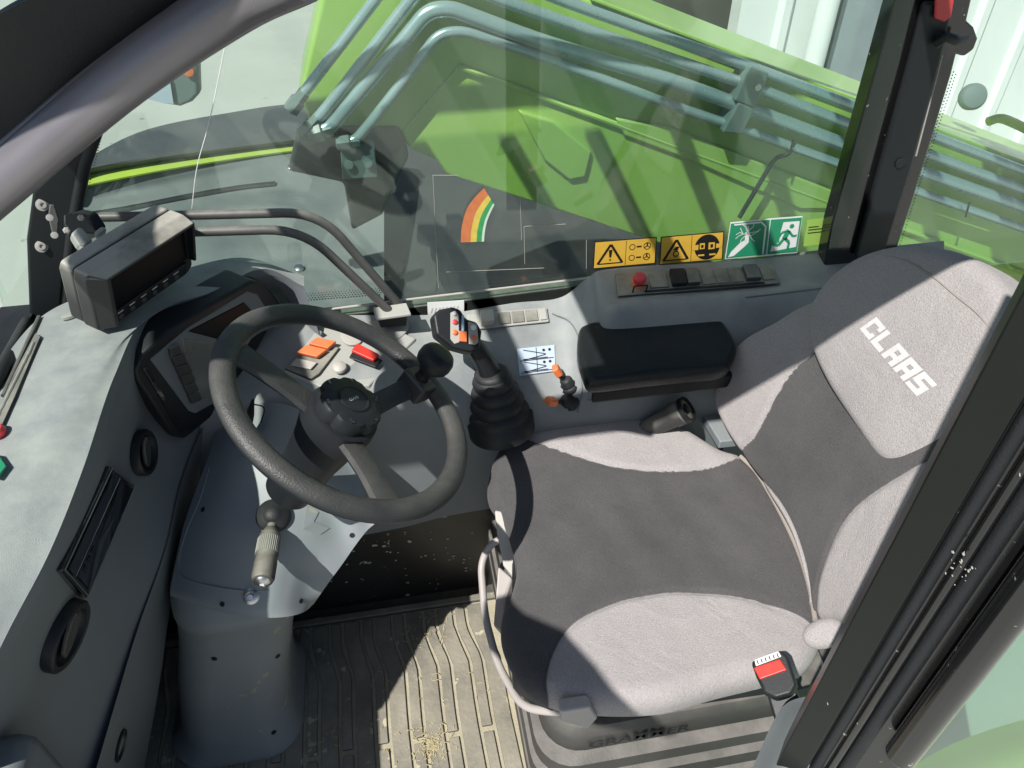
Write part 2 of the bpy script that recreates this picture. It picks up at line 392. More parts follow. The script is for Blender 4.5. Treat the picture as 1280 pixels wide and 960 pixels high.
link('mat_border', bm, 'matr', FM, bevel=.004)
# straw
bm = nb()
def straws(cx, cy, n, s, z=.0145):
    for i in range(n):
        x, y = random.gauss(cx, s), random.gauss(cy, s*.8); a = random.uniform(0, 6.3); l = random.uniform(.004, .016); b = random.uniform(-.8, .8)
        p = [V((x, y, z+random.uniform(0, .004))), V((x+math.cos(a)*l*.5, y+math.sin(a)*l*.5, z+random.uniform(.001, .005))), V((x+math.cos(a+b)*l, y+math.sin(a+b)*l, z+random.uniform(0, .003)))]
        tube(p, random.uniform(.0004, .0008), 4, bm)
p = az(540, 935, .0); straws(p.x, p.y, 130, .02); p = az(535, 790, 0); straws(p.x, p.y, 40, .03); p = az(520, 860, 0); straws(p.x, p.y, 30, .07); straws(0, .6, 30, .16); p = az(440, 925, 0); straws(p.x, p.y, 10, .03)
link('straw_litter', bm, 'straw', kind='stuff', label='loose chopped straw scattered on the rubber floor mat', cat='straw')

# ------------------------------------------------------------------ black lower side panel behind the mat
bm = box((.2, 1.05, .19), (1.9, .02, .40)); SP = link('lower_side_panel', bm, 'wallblack', label='black sheet metal panel spattered with pale mud behind the floor mat', cat='panel')
bm = nb()
for i in range(70):
    px = random.uniform(425, 625); py = random.uniform(660, 750); p = ay(px, py, 1.0385)
    q = random.choice([.001, .0015, .002, .003, .0055 if i % 4 == 0 else .002]); n = 8
    bm.faces.new([bm.verts.new(p+V((math.cos(2*math.pi*k/n)*q*random.uniform(.6, 1.3), 0, math.sin(2*math.pi*k/n)*q*random.uniform(.5, 1.2)))) for k in range(n)])
link('mud_splashes', bm, 'plasticlight', SP, smooth=False, kind='stuff')

# ------------------------------------------------------------------ right-hand console
CO = root('side_console', V((.4, 1.1, .35)), 'grey moulded side console running below the right window', 'console')
rows = [[(x, y-9, 1.19) for x, y in ((250, 410), (330, 405), (420, 403), (500, 403), (560, 401), (640, 388), (700, 381), (735, 356), (765, 345), (900, 336), (1040, 324), (1180, 310))],
        [(x, y, 1.13) for x, y in ((250, 440), (330, 432), (420, 428), (500, 428), (560, 425), (640, 420), (700, 414), (738, 386), (768, 368), (900, 358), (1040, 346), (1180, 335))],
        [(x, y, 1.085) for x, y in ((250, 470), (330, 462), (420, 455), (500, 450), (560, 452), (640, 452), (705, 445), (742, 415), (772, 388), (900, 376), (1040, 362), (1180, 352))],
        [(x, y, 1.04) for x, y in ((250, 500), (330, 495), (420, 485), (500, 478), (560, 488), (640, 490), (700, 488), (738, 462), (770, 440), (900, 420), (1040, 410), (1180, 400))],
        [(x, y, 1.015) for x, y in ((250, 530), (330, 528), (420, 522), (500, 512), (560, 518), (640, 522), (700, 518), (738, 505), (770, 480), (900, 460), (1040, 450), (1180, 440))],
        [(x, y, 1.01) for x, y in ((250, 570), (330, 568), (420, 562), (500, 552), (560, 558), (640, 560), (700, 552), (738, 540), (770, 520), (900, 505), (1040, 500), (1180, 490))],
        [(x, y, 1.01) for x, y in ((250, 700), (330, 690), (420, 675), (500, 660), (560, 645), (640, 632), (700, 628), (738, 624), (770, 620), (900, 610), (1040, 600), (1180, 600))]]
rows = [[ay(*q) for q in r] for r in rows]
bm = loft(rows, 90, 70); TC = bvh(bm); link('console_shell', bm, 'console', CO, ang=60)
# rear quarter filler behind the seat
bm = prism([(.62, 1.0, .05), (1.15, 1.0, .05), (1.15, 1.0, .62), (.62, 1.0, .60)], (0, .05, 0)); link('console_rear_panel', bm, 'dashface', CO)

for pts in (((690, 392), (712, 402), (724, 425), (722, 455), (728, 485), (722, 515)), ((932, 372), (1000, 364), (1050, 358)), ((735, 500), (800, 494), (870, 486), (915, 478)), ((440, 500), (470, 492), (520, 486), (560, 492))):
    link('moulded_seam', tube(cr([hit(TC, x, y, .0004)[0] for x, y in pts], 24), .0016, 6), 'consoledark', CO)
# sill of the window
bm = nb(); prism([ay(150, 418, 1.2), ay(480, 388, 1.2), ay(760, 352, 1.2), ay(1110, 312, 1.2), ay(1110, 380, 1.2), ay(760, 430, 1.2), ay(480, 450, 1.2), ay(150, 460, 1.2)], (0, .03, 0), bm)
SI = link('window_sill', bm, 'blackdust', label='black lower frame rail under the right side window', cat='window frame', bevel=.003)
bm = tube([ay(150, 413, 1.194), ay(400, 388, 1.194), ay(480, 378, 1.194), ay(740, 347, 1.194), ay(1045, 318, 1.194)], .0022, 8); link('sunlit_sill_edge', bm, 'bar', SI)  # pale paint on this tube stands in for the sunlit sill edge

# front switch field on console
def quadmap(c):
    """bilinear map of unit square on 4 corners (bl, br, tr, tl)"""
    a, b, c2, d = [V(q) for q in c]
    n = (b-a).cross(d-a).normalized()
    if n.dot(CAM-a) < 0: n = -n
    return (lambda u, v, h=0: a*(1-u)*(1-v)+b*u*(1-v)+c2*u*v+d*(1-u)*v+n*h), n
def rocker(corners, name, mt, parent, h=.006, lift=.001):
    f, n = quadmap(corners); bm = nb()
    P = [f(0, 0, lift), f(1, 0, lift), f(1, 1, lift), f(0, 1, lift)]; prism(P, n*h, bm); return link(name, bm, mt, parent, bevel=.0018)
def H(x, y, lift=0): return hit(TC, x, y, lift)[0]
SW = root('switch_plate', H(440, 450), 'pale dusty switch plate with orange and red rocker switches seen through the wheel', 'switch panel')
bm = prism([H(x, y, .006) for x, y in ((355, 465), (398, 412), (470, 402), (520, 425), (462, 482), (410, 488))], V((0, 0, -.03))); link('plate', bm, 'platepaint', SW, bevel=.003)
for k, (cs, mm) in enumerate([(((372, 447), (398, 453), (410, 444), (385, 438)), 'orange'), (((387, 437), (411, 443), (421, 434), (397, 429)), 'orange')]):
    rocker([H(x, y, .012) for x, y in cs], 'rocker_switch', 'orange', SW, .008, 0)
bm = prism([H(x, y, .009) for x, y in ((356, 463), (383, 435), (425, 437), (400, 470), (390, 476))], V((0, 0, -.01))); link('switch_bezel', bm, 'blackdust', SW, bevel=.002)
rocker([H(x, y, .011) for x, y in ((365, 461), (390, 467), (398, 458), (372, 452))], 'blank_switch', 'plasticlight', SW, .004, 0)
rocker([H(x, y, .010) for x, y in ((437, 452), (470, 465), (479, 456), (445, 438))], 'switch_bezel', 'black', SW, .004, 0)
rs = rocker([H(x, y, .015) for x, y in ((440, 447), (468, 460), (475, 452), (447, 438))], 'rocker_switch', 'red', SW, .007, 0); rs['label'] = 'red hazard rocker switch'
p, n = hit(TC, 425, 463, .008); bm = lathe([(.013, 0), (.012, .005), (.006, .009), (0, .009)], p, n); link('rotary_knob', bm, 'plasticlight', SW)
p, n = hit(TC, 440, 424, .006); bm = lathe([(.02, 0), (.02, .003), (.015, .004), (0, .004)], p, n); link('round_cap', bm, 'plasticlight', SW)
p, n = hit(TC, 495, 415, .003); bm = lathe([(.03, 0), (.03, .006), (.022, .008), (0, .008)], p, n, flat=.6); link('cup_rim', bm, 'platepaint', SW)

# row of blank switches near sill
SR = root('switch_row', H(640, 400), 'row of dusty blank switches beside one raised pale rocker, below the window sill', 'switch panel')
f, n = quadmap([H(585, 415, .003), H(686, 404, .003), H(683, 386, .003), H(583, 395, .003)])
bm = prism([f(0, 0), f(1, 0), f(1, 1), f(0, 1)], n*.004); link('bezel', bm, 'platepaint', SR, bevel=.002)
for a, b, mm, h in ((.16, .32, 'plasticlight', .016), (.38, .53, 'blackdust', .002), (.55, .7, 'blackdust', .002), (.72, .87, 'blackdust', .002), (.89, .98, 'platepaint', .003)):
    bm = prism([f(a, .12, .004), f(b, .12, .004), f(b, .88, .004), f(a, .88, .004)], n*h); link('rocker_switch' if h > .01 else 'blank_switch', bm, mm, SR, bevel=.0015)

# upper right switch strip with red emergency button
US = root('rear_switch_strip', H(860, 355), 'black switch strip on the upper console below the green stickers', 'switch panel')
f, n = quadmap([H(772, 373, .002), H(975, 357, .002), H(965, 334, .002), H(768, 344, .002)])
bm = prism([f(0, 0), f(1, 0), f(1, 1), f(0, 1)], n*.004); link('bezel', bm, 'blackdust', US, bevel=.003)
for a, b, mm, h in ((.2, .31, 'blackdust', .003), (.33, .42, 'black', .010), (.425, .5, 'blackdust', .010), (.52, .6, 'blackdust', .002), (.61, .69, 'blackdust', .002), (.70, .78, 'blackdust', .002), (.79, .88, 'rail', .011), (.9, .97, 'blackdust', .002)):
    bm = prism([f(a, .2, .004), f(b, .2, .004), f(b, .92, .004), f(a, .92, .004)], n*h); link('rocker_switch' if h > .005 else 'blank_switch', bm, mm, US, bevel=.0015)
bm = prism([f(.16, .05, .004), f(.9, .02, .004), f(.9, .13, .004), f(.16, .14, .004)], n*.001); link('strip_lip', bm, 'black', US)
EB = root('emergency_button', f(.13, .45, .004), 'small red mushroom push button at the left end of the upper switch strip', 'button')
p = f(.13, .45, .004)
bm = lathe([(.013, 0), (.013, .004), (.010, .005), (0, .005)], p, n); link('button_collar', bm, 'orange', EB)
bm = lathe([(.009, .004), (.009, .010), (.0125, .012), (.0125, .018), (.010, .022), (.005, .0235), (0, .024)], p, n); link('button_cap', bm, 'pinkred', EB)
bm = tube([f(.09, .1, .004), f(.09, .12, .02), f(.17, .12, .02), f(.17, .1, .004)], .0015, 8, smooth=.003); link('guard_wire', bm, 'black', EB)

# label on console
bm = decal(TC, [(646, 437), (693, 432), (694, 464), (649, 470)], .003, .001); ST = link('instruction_label', bm, 'bluewhite', label='small pale blue printed label beside the joystick boot', cat='label')
f, n = quadmap([H(649, 470, .0048), H(694, 464, .0048), H(693, 432, .0048), H(646, 437, .0048)]); bm = nb()
def ql(f, u0, v0, u1, v1, w, h=.0006, bm=None):
    d = V((u1-u0, v1-v0)); q = V((-d.y, d.x)).normalized()*w
    vs = [f(u0+q.x, v0+q.y, h), f(u1+q.x, v1+q.y, h), f(u1-q.x, v1-q.y, h), f(u0-q.x, v0-q.y, h)]; bm.faces.new([bm.verts.new(p) for p in vs])
for v0 in (.07, .52):
    for a in ((.15, v0+.02, .75, v0+.15), (.15, v0+.4, .75, v0+.17), (.04, v0, .96, v0), (.12, v0+.05, .8, v0+.04)): ql(f, *a, .012, bm=bm)
    for u in (.7, .86): bm.faces.new([bm.verts.new(f(u+math.cos(a)*.04, v0+.32+math.sin(a)*.05, .0006)) for a in [k*math.pi/4 for k in range(8)]])
ql(f, .5, .03, .5, .97, .006, bm=bm)
link('printed_diagram', bm, 'ink', ST, smooth=False)
bm = prism([ay(534, 378, 1.195), ay(580, 375, 1.195), ay(580, 392, 1.195), ay(535, 396, 1.195)], (0, -.001, 0)); PT = link('name_plate', bm, 'white', label='small white plate on the sill rail behind the joystick head', cat='label')
bm = nb(); f, n = quadmap([ay(535, 396, 1.1935), ay(580, 392, 1.1935), ay(580, 375, 1.1935), ay(534, 378, 1.1935)])
for i in range(8): ql(f, .08+i*.1, .3, .13+i*.1, .62, .02, bm=bm)
link('plate_print', bm, 'greyprint', PT, smooth=False)

# ------------------------------------------------------------------ joystick
jb = hit(TC, 626, 528, -.004)[0]; jt = ay(614, 464, jb.y+.015)
JS = root('joystick', jb, 'black joystick with ribbed rubber boot and coloured thumb buttons', 'joystick')
ax = (jt-jb); Lb = ax.length; ax.normalize()
prof = [(.063, -.02), (.063, .01)]
for i in range(4):
    r = .057-.0065*i; z = .014+i*Lb*.21
    prof += [(r, z), (r+.001, z+Lb*.07), (r-.002, z+Lb*.13), (r-.005, z+Lb*.15), (r-.008, z+Lb*.17)]
prof += [(.032, Lb*.9), (.032, Lb*.97), (.024, Lb), (0, Lb)]
bm = lathe(prof, jb, ax, 40); link('rubber_boot', bm, 'rubber', JS, ang=70)
s1 = dist(584, 418, (jt-CAM).length-.06)
bm = tube([jb+ax*Lb*.9, jt.lerp(s1, .4), s1], .017, 14, radii=[.022, .018, .015], flat=.8); link('shaft', bm, 'black', JS)
def facing(px, py, dd, tilt=(0, 0)):
    p = dist(px, py, dd); n = -ray(px, py).normalized(); n = (n+rt*tilt[0]+up*tilt[1]).normalized(); return (p, n)
pn = facing(572, 408, (jt-CAM).length-.075, (.25, .25)); n = V(pn[1])
bm = prism([pl(x, y, *pn) for x, y in ((541, 393), (550, 386), (566, 383), (576, 386), (583, 398), (597, 402), (603, 414), (600, 436), (588, 440), (566, 434), (545, 418))], -n*.034); GR = link('grip_head', bm, 'black', JS, bevel=.006, seg=3)
def onp(poly, name, mt, lift=.0015, th=.002):
    bm = prism([pl(x, y, *pn)+n*lift for x, y in poly], -n*th*2); return link(name, bm, mt, GR, bevel=.0008)
onp([(563, 391), (569, 388), (573, 394), (574, 428), (568, 430), (563, 424)], 'button_strip', 'plasticlight')
onp([(585, 402), (596, 405), (598, 428), (594, 431), (586, 430)], 'button_strip', 'plasticlight')
onp([(573, 414), (583, 415), (583, 428), (574, 427)], 'thumb_roller', 'orange', .004, .003)
onp([(577, 394), (580, 394), (580, 414), (577, 414)], 'blue_mark', 'bluebutton', .002)
def dotp(x, y, r, name, mt, lift=.003):
    c = pl(x, y, *pn); bm = lathe([(r, 0), (r, .0015), (r*.7, .0025), (0, .0025)], c+n*lift, n, 14); return link(name, bm, mt, GR)
dotp(568, 403, .0045, 'push_button', 'pinkred'); dotp(568, 416, .0045, 'push_button', 'orange'); dotp(567.5, 392.5, .0035, 'push_button', 'white')
dotp(591, 410, .0048, 'push_button', 'white'); dotp(592, 423, .0048, 'push_button', 'orange')

# small orange levers
for k, (a, b, lab, s) in enumerate((((712, 486), (697, 468), 'small orange tipped lever close to the printed label', 1), ((716, 505), (690, 502), 'small orange tipped lever close to the seat cushion', 1))):
    g0 = hit(TC, *a, -.01)[0]; g1 = hit(TC, *b, .022)[0]
    rr = root('control_lever', g0, lab, 'lever', 'orange tipped levers beside the joystick')
    d = (g1-g0)
    bm = lathe([(.017, 0), (.018, .006), (.013, .010), (.015, .015), (.011, .019), (.012, .024), (.007, .028), (0, .028)], g0, d+V((0, 0, .012)), 20); link('ribbed_boot', bm, 'rubber', rr, ang=70)
    bm = tube([g0, g0.lerp(g1, .75)], .0035, 8); link('lever_arm', bm, 'black', rr)
    q = d.normalized(); w = q.cross(V((0, 0, 1))).normalized(); u = w.cross(q)
    bm = nb(); o = g1-q*.004
    prism([o-w*.010-u*.006, o+w*.010-u*.006, o+w*.009+u*.007, o-w*.009+u*.007], q*.021, bm); link('lever_tip', bm, 'orange', rr, bevel=.003)

# armrest
AP = root('armrest', az(820, 460, .6), 'black vinyl armrest pad beside the seat on the side console', 'armrest')
pillow([(722, 440), (724, 410), (732, 403), (745, 400), (800, 394), (860, 394), (900, 397), (908, 403), (922, 430), (916, 452), (906, 459), (870, 463), (800, 470), (748, 476), (734, 474), (728, 464)], (az(820, 430, .69), (0, -.12, 1)), .036, .004, .014, 'armrest_pad', AP, mt='leather')
bm = prism([az(x, y, .63) for x, y in ((740, 490), (915, 470), (925, 455), (908, 425), (745, 430))], (0, 0, -.03)); link('armrest_base', bm, 'black', AP, bevel=.006)
for a, b in (((787, 481), (812, 478)), ((842, 474), (870, 471))):
    tb = nb(); p = ay(a[0], a[1], az(*a, .645).y-.004); q = ay(b[0], b[1], az(*b, .645).y-.004)
    v4 = []
    for i in range(10): v4.append(p.lerp(q, i/9)+V((0, .001, .0042 if i % 2 else .0036)))
    tb.faces.new([tb.verts.new(k) for k in [p, q]+v4[::-1]])
    link('moulded_print', tb, 'white', AP, smooth=False)
# armrest adjuster cylinder
AD = root('adjuster_knob', az(840, 515, .55), 'grey cylindrical twist knob sticking out between armrest and seat cushion', 'knob')
a, b = dist(785, 548, 1.50), dist(858, 512, 1.44); d = (b-a).normalized(); l = (b-a).length
bm = lathe([(.018, 0), (.02, l*.5), (.022, l*.78), (.024, l*.8), (.024, l*.93), (.02, l*.95), (.02, l), (.013, l+.001), (.013, l-.006), (0, l-.006)], a, d, 28); link('knob_body', bm, 'blackdust', AD)
bm = lathe([(.0245, l*.96), (.0255, l*.965), (.0255, l*1.03), (.021, l*1.03), (.021, l*.96)], a, d, 28); link('knob_ring', bm, 'black', AD)
# pale console piece behind seat
bm = prism([az(868, 500, .5), az(915, 488, .5), az(935, 548, .5), az(900, 552, .5)], (0, 0, -.02)); link('console_tray', bm, 'column', CO, bevel=.003)

# ================================================================== SEAT
ST = root('driver_seat', V((.37, .74, .2)), 'grey and charcoal fabric driver seat with high back and headrest', 'seat')
cz = .50
cush = [(638, 546), (700, 527), (760, 520), (805, 520), (855, 531), (900, 553), (938, 566), (975, 608), (1004, 655), (1024, 712), (1032, 780), (1012, 828), (962, 845), (900, 860), (840, 877), (790, 882), (730, 880), (690, 872), (660, 855), (640, 828), (627, 792), (627, 760), (637, 735), (645, 700), (639, 665), (628, 638), (612, 618), (609, 595), (618, 566)]
dark = [(585, 540), (655, 552), (690, 562), (730, 574), (780, 585), (840, 588), (890, 582), (930, 566), (960, 560), (1060, 700), (1040, 790), (1019, 782), (985, 764), (930, 747), (860, 740), (800, 745), (745, 762), (712, 783), (692, 815), (683, 850), (680, 900), (560, 900)]
def hf(q, s):
    # raised side bolsters, dip in the middle, slight creases
    dy = (q.y-.75)/.25; h = .02*abs(dy)**2.2-.012
    h += .0025*math.sin((q.x*2.2+q.y*.55)*34)*max(0, 1-abs(dy))*max(0, 1-s*.8)
    return h
pillow(cush, (V((.37, .74, cz)), (0, 0, 1)), .05, .012, .03, 'cushion', ST, dark=dark, hfun=hf, ctr=(820, 690), rings=60, n=200)
# backrest
bn = V((-.93, 0, .36)).normalized(); bp0 = V((.565, .72, .5))
back = [(926, 573), (908, 535), (902, 500), (915, 462), (940, 428), (975, 404), (1015, 378), (1100, 350), (1220, 400), (1250, 480), (1235, 560), (1190, 640), (1130, 720), (1075, 770), (1030, 778), (1010, 770), (1002, 738), (978, 670), (950, 617)]
bdark = [(925, 572), (945, 545), (965, 512), (985, 478), (1010, 450), (1060, 420), (1200, 480), (1180, 560), (1140, 585), (1085, 620), (1055, 650), (1035, 690), (1022, 730), (1018, 775), (1000, 700), (970, 630)]
def hb(q, s): dy = (q.y-.72)/.24; return .03*abs(dy)**2-.012
pillow(back, (bp0, bn), .09, .012, .022, 'backrest', ST, dark=bdark, hfun=hb, ctr=(1060, 560), rings=56, n=180)
# piping between cushion and back
pp = [az(925, 570, .505), az(945, 590, .498), az(965, 622, .497), az(985, 660, .497), az(1000, 695, .497), az(1012, 735, .498), az(1019, 775, .502)]
bm = tube(cr(pp, 40), .0042, 10); link('seam_piping', bm, 'beige', ST)
# headrest
hn = V((-.93, -.08, .36)).normalized(); hp0 = pl(1130, 440, (.69, .74, .85), hn)
head = [(1006, 408), (1010, 378), (1032, 345), (1070, 318), (1118, 305), (1168, 308), (1210, 322), (1240, 343), (1256, 372), (1258, 420), (1244, 478), (1218, 530), (1190, 562), (1155, 578), (1120, 585), (1095, 575), (1062, 530), (1030, 480), (1012, 440)]
HR, _, _ = pillow(head, (hp0, hn), .085, .012, .02, 'headrest', ST, ctr=(1135, 440), rings=46, n=160)
HR.data.materials.clear(); M['fabricl'] = M['fabric'].copy(); M['fabricl'].name = 'headrest_fabric'
for nd in M['fabricl'].node_tree.nodes:
    if nd.type == 'MAP_RANGE' and abs(nd.inputs['From Min'].default_value+.0012) < 1e-6: nd.inputs['From Min'].default_value = 5; nd.inputs['From Max'].default_value = 6
HR.data.materials.append(M['fabricl'])
# printed lettering on the headrest
tb = nb(); bmh = nb(); bmh.from_mesh(HR.data); bmh.transform(Matrix.Translation(wloc(HR))); TH_ = BVHTree.FromBMesh(bmh)
A, B, D = hit(TH_, 1075, 411)[0], hit(TH_, 1146, 495)[0], hit(TH_, 1096, 396)[0]
u = (B-A); v = (D-A); nn = u.cross(v).normalized(); nn = nn if nn.dot(CAM-A) > 0 else -nn
def stroke(polys, ox, w):
    for poly in polys:
        vs = []
        for a, b in poly:
            q = A+u*(ox+a*w)+v*b+nn*.03; h = TH_.ray_cast(q, -nn)[0]; vs.append(tb.verts.new((h if h else q-nn*.03)+nn*.0007))
        tb.faces.new(vs)
t = .34; q = .27
Lc = [[(0, 0), (q, 0), (q, 1), (0, 1)], [(q, 0), (1, 0), (1, .25), (q, .25)], [(q, .75), (1, .75), (1, 1), (q, 1)], [(.72, .62), (1, .62), (1, .75), (.72, .75)], [(.72, .25), (1, .25), (1, .36), (.72, .36)]]
Ll = [[(0, 0), (t, 0), (t, 1), (0, 1)], [(t, 0), (.95, 0), (.95, .27), (t, .27)]]
La = [[(0, 0), (t, 0), (t, 1), (0, 1)], [(.66, 0), (1, 0), (1, 1), (.66, 1)], [(t, .75), (.66, .75), (.66, 1), (t, 1)], [(t, .30), (.66, .30), (.66, .54), (t, .54)]]
Ls = [[(0, 0), (1, 0), (1, .23), (0, .23)], [(0, .38), (1, .38), (1, .62), (0, .62)], [(0, .77), (1, .77), (1, 1), (0, 1)], [(0, .62), (t, .62), (t, .77), (0, .77)], [(.66, .23), (1, .23), (1, .38), (.66, .38)]]
for i, l in enumerate((Lc, Ll, La, La, Ls)): stroke(l, i*.205, .185)
link('brand_lettering', tb, 'greyprint', HR, smooth=False)
# seam on headrest top
sp = [hit(TH_, x, y, .0002)[0] for x, y in ((1095, 318), (1130, 325), (1165, 345), (1195, 370), (1222, 392), (1245, 420))]
bm = tube(cr(sp, 24), .0012, 6); link('stitched_seam', bm, 'beige', HR)
# pan and suspension
bm = prism([az(x, y, .435) for x, y in ((640, 560), (900, 560), (1010, 800), (1000, 850), (760, 885), (690, 880), (640, 840), (640, 700))], (0, 0, -.06)); link('seat_pan', bm, 'black', ST, bevel=.01)
def rrect(cx, cy, hx, hy, r, z, n=6):
    o = []
    for sx, sy, a0 in ((1, 1, 0), (-1, 1, 90), (-1, -1, 180), (1, -1, 270)):
        for k in range(n+1):
            a = R(a0+90*k/n); o.append(V((cx+sx*(hx-r)+math.cos(a)*r, cy+sy*(hy-r)+math.sin(a)*r, z)))
    return o
bm = nb(); rings = []
c0 = az(690, 905, .30)
bx, by, hx, hy = .37, .75, .225, .262
zs = [(.405, 0), (.392, .006), (.345, .006), (.335, -.002), (.325, -.004), (.318, .016), (.29, .018), (.280, .004), (.272, .002), (.265, .022), (.235, .024), (.225, .008), (.215, .006), (.205, .024), (.17, .024), (.16, .0), (.02, 0)]
for z, o in zs: rings.append([bm.verts.new(p) for p in rrect(bx, by, hx+o, hy+o, .06, z)])
for a, b in zip(rings, rings[1:]):
    for i in range(len(a)): j = (i+1) % len(a); bm.faces.new((a[i], a[j], b[j], b[i]))
bm.faces.new(rings[0]); TB = bvh(bm); BL = link('suspension_bellows', bm, 'bellows', ST, ang=50)
pa = hit(TB, 733, 905)[0]; pa2 = hit(TB, 850, 897)[0]
tb = text('GRAMMER', V((.200, by-hy-.0085, .358)), (1, 0, 0), (0, 0, 1), .020, bold=.01, sx=1.2); link('base_lettering', tb, 'black', BL, smooth=False, norm=False)
bm = prism([ay(x, y, .468) for x, y in ((700, 890), (738, 884), (748, 898), (736, 912), (702, 903))], (0, .02, 0)); link('handle_boss', bm, 'bar', ST, bevel=.004)
# height adjuster bar
pts = [az(640, 668, .43), dist(612, 680, 1.37), dist(601, 705, 1.38), dist(606, 770, 1.36), dist(622, 830, 1.32), dist(652, 884, 1.26), dist(690, 890, 1.22), dist(725, 888, 1.19)]
bm = tube(pts, .0065, 14, smooth=.03); link('adjuster_bar', bm, 'bar', ST)
bm = nb(); prism([dist(x, y, 1.335) for x, y in ((617, 636), (634, 640), (644, 668), (648, 700), (641, 722), (628, 706), (620, 665))], V((.02, 0, -.05)), bm); link('front_clip', bm, 'plasticlight', ST, bevel=.004)
bm = nb(); prism([dist(x, y, 1.37) for x, y in ((622, 706), (640, 722), (632, 748), (627, 790), (616, 782))], V((.02, 0, -.05)), bm); link('front_clip', bm, 'bar', ST, bevel=.004)
# lower near side back trim and buckle
pillow([(1003, 792), (1015, 778), (1040, 772), (1058, 786), (1050, 805), (1025, 812), (1008, 806)], (dist(1030, 790, 1.20), -ray(1030, 790)), .02, .003, .01, 'side_trim', ST, n=50, rings=14)[0].data.materials[0] = M['fabricl']
BK = link('buckle_strap', prism([dist(x, y, 1.10) for x, y in ((955, 855), (992, 850), (1010, 905), (975, 960), (945, 960), (968, 900))], V((.01, .01, -.02))), 'black', ST, bevel=.004)
pb = facing(965, 838, 1.07, (-.1, .25)); nn = V(pb[1])
def bk(poly, name, mt, lift, th, bev=.003):
    return link(name, prism([pl(x, y, *pb)+nn*lift for x, y in poly], -nn*th), mt, BK, bevel=bev)
bk([(938, 826), (976, 811), (985, 820), (997, 855), (990, 868), (970, 874), (955, 866), (945, 846)], 'buckle_body', 'black', 0, .022, .005)
bk([(942, 835), (975, 824), (984, 838), (950, 850)], 'release_button', 'red', .003, .006, .0015)
bk([(943, 825), (973, 814), (977, 821), (945, 833)], 'buckle_slot', 'white', .002, .005, .001)
tb = nb()
for i in range(6):
    a = pl(945.5+i*5, 826-i*1.7, *pb)+nn*.0032; b = pl(947.5+i*5, 831-i*1.7, *pb)+nn*.0032; w = pl(947+i*5, 825.5-i*1.7, *pb)+nn*.0032-a
    tb.faces.new([tb.verts.new(p) for p in (a, a+w, b+w, b)])
link('slot_print', tb, 'ink', BK, smooth=False)
# seat side trim near (blue-grey plastic at bottom right)
bm = loft([[dist(x, y, d) for x, y, d in ((930, 985, 1.0), (965, 905, 1.0), (985, 878, 1.0), (1020, 868, .98))], [dist(x, y, d) for x, y, d in ((975, 985, .97), (1000, 930, .97), (1012, 900, .97), (1040, 890, .97))], [dist(x, y, d) for x, y, d in ((1060, 990, .99), (1060, 950, .99), (1060, 920, .99), (1080, 900, .99))]], 20, 20, .01); link('side_cover', bm, 'consoledark', ST)

# ================================================================== DASHBOARD
DB = root('dashboard', V((-.42, .8, .3)), 'dusty grey wraparound dashboard with round vents in front of the steering wheel', 'dashboard')
D0 = [(380, 345, .79), (300, 322, .82), (200, 345, .85), (110, 368, .86), (50, 397, .86), (0, 455, .86), (-70, 560, .86), (-170, 700, .85), (-300, 900, .8)]
D1 = [(380, 350, .79), (316, 328, .82), (230, 362, .85), (150, 420, .865), (95, 480, .865), (35, 570, .855), (-45, 680, .84), (-130, 810, .81), (-240, 960, .76)]
D2 = [(380, 358, .79), (328, 336, .82), (262, 366, .845), (185, 393, .86), (143, 470, .858), (104, 585, .842), (62, 690, .816), (5, 800, .775), (-70, 960, .71)]
D3 = [(382, 364, .78), (334, 344, .805), (269, 374, .828), (192, 403, .842), (151, 481, .84), (112, 595, .822), (70, 700, .795), (13, 811, .753), (-60, 968, .685)]
D4 = [(390, 390, .74), (345, 368, .75), (295, 410, .735), (222, 450, .72), (182, 525, .71), (148, 630, .68), (112, 740, .64), (70, 850, .59), (20, 975, .54)]
D5 = [(400, 420, .70), (362, 398, .70), (315, 450, .66), (262, 520, .62), (228, 600, .585), (206, 690, .545), (172, 785, .495), (142, 885, .45), (110, 990, .41)]
D6 = [(404, 424, .69), (366, 402, .69), (317, 456, .65), (262, 528, .61), (228, 606, .575), (207, 697, .53), (176, 792, .48), (148, 890, .435), (118, 1000, .39)]
D7 = [(404, 520, .5), (366, 500, .5), (317, 540, .5), (262, 600, .45), (228, 680, .40), (210, 780, .33), (200, 850, .25), (185, 935, .12), (170, 1010, .0)]
bm = loft([[az(*q) for q in r] for r in (D0, D1, D2)], 80, 24); TD0 = bvh(bm); link('dash_top', bm, 'dash', DB, ang=70)
bm = loft([[az(*q) for q in r] for r in (D2, D3)], 80, 4); link('dash_edge', bm, 'dashface', DB, ang=70)
bm = loft([[az(*q) for q in r] for r in (D3, D4, D5)], 80, 24); TD = bvh(bm); link('dash_face', bm, 'dashface', DB, ang=70)
bm = loft([[az(*q) for q in r] for r in (D5, D6, D7)], 60, 20); TDW = bvh(bm); link('dash_lower_wall', bm, 'dashface', DB, ang=70)
link('dash_end', prism([(-.78, .28, 0), (-.475, .28, 0), (-.475, .50, 0), (-.78, .50, 0)], (0, 0, .64)), 'dashface', DB, bevel=.02)
link('front_bulkhead', prism([(-.68, .28, 0), (-.62, .28, 0), (-.62, 1.2, 0), (-.68, 1.2, 0)], (0, 0, .78)), 'black', DB)
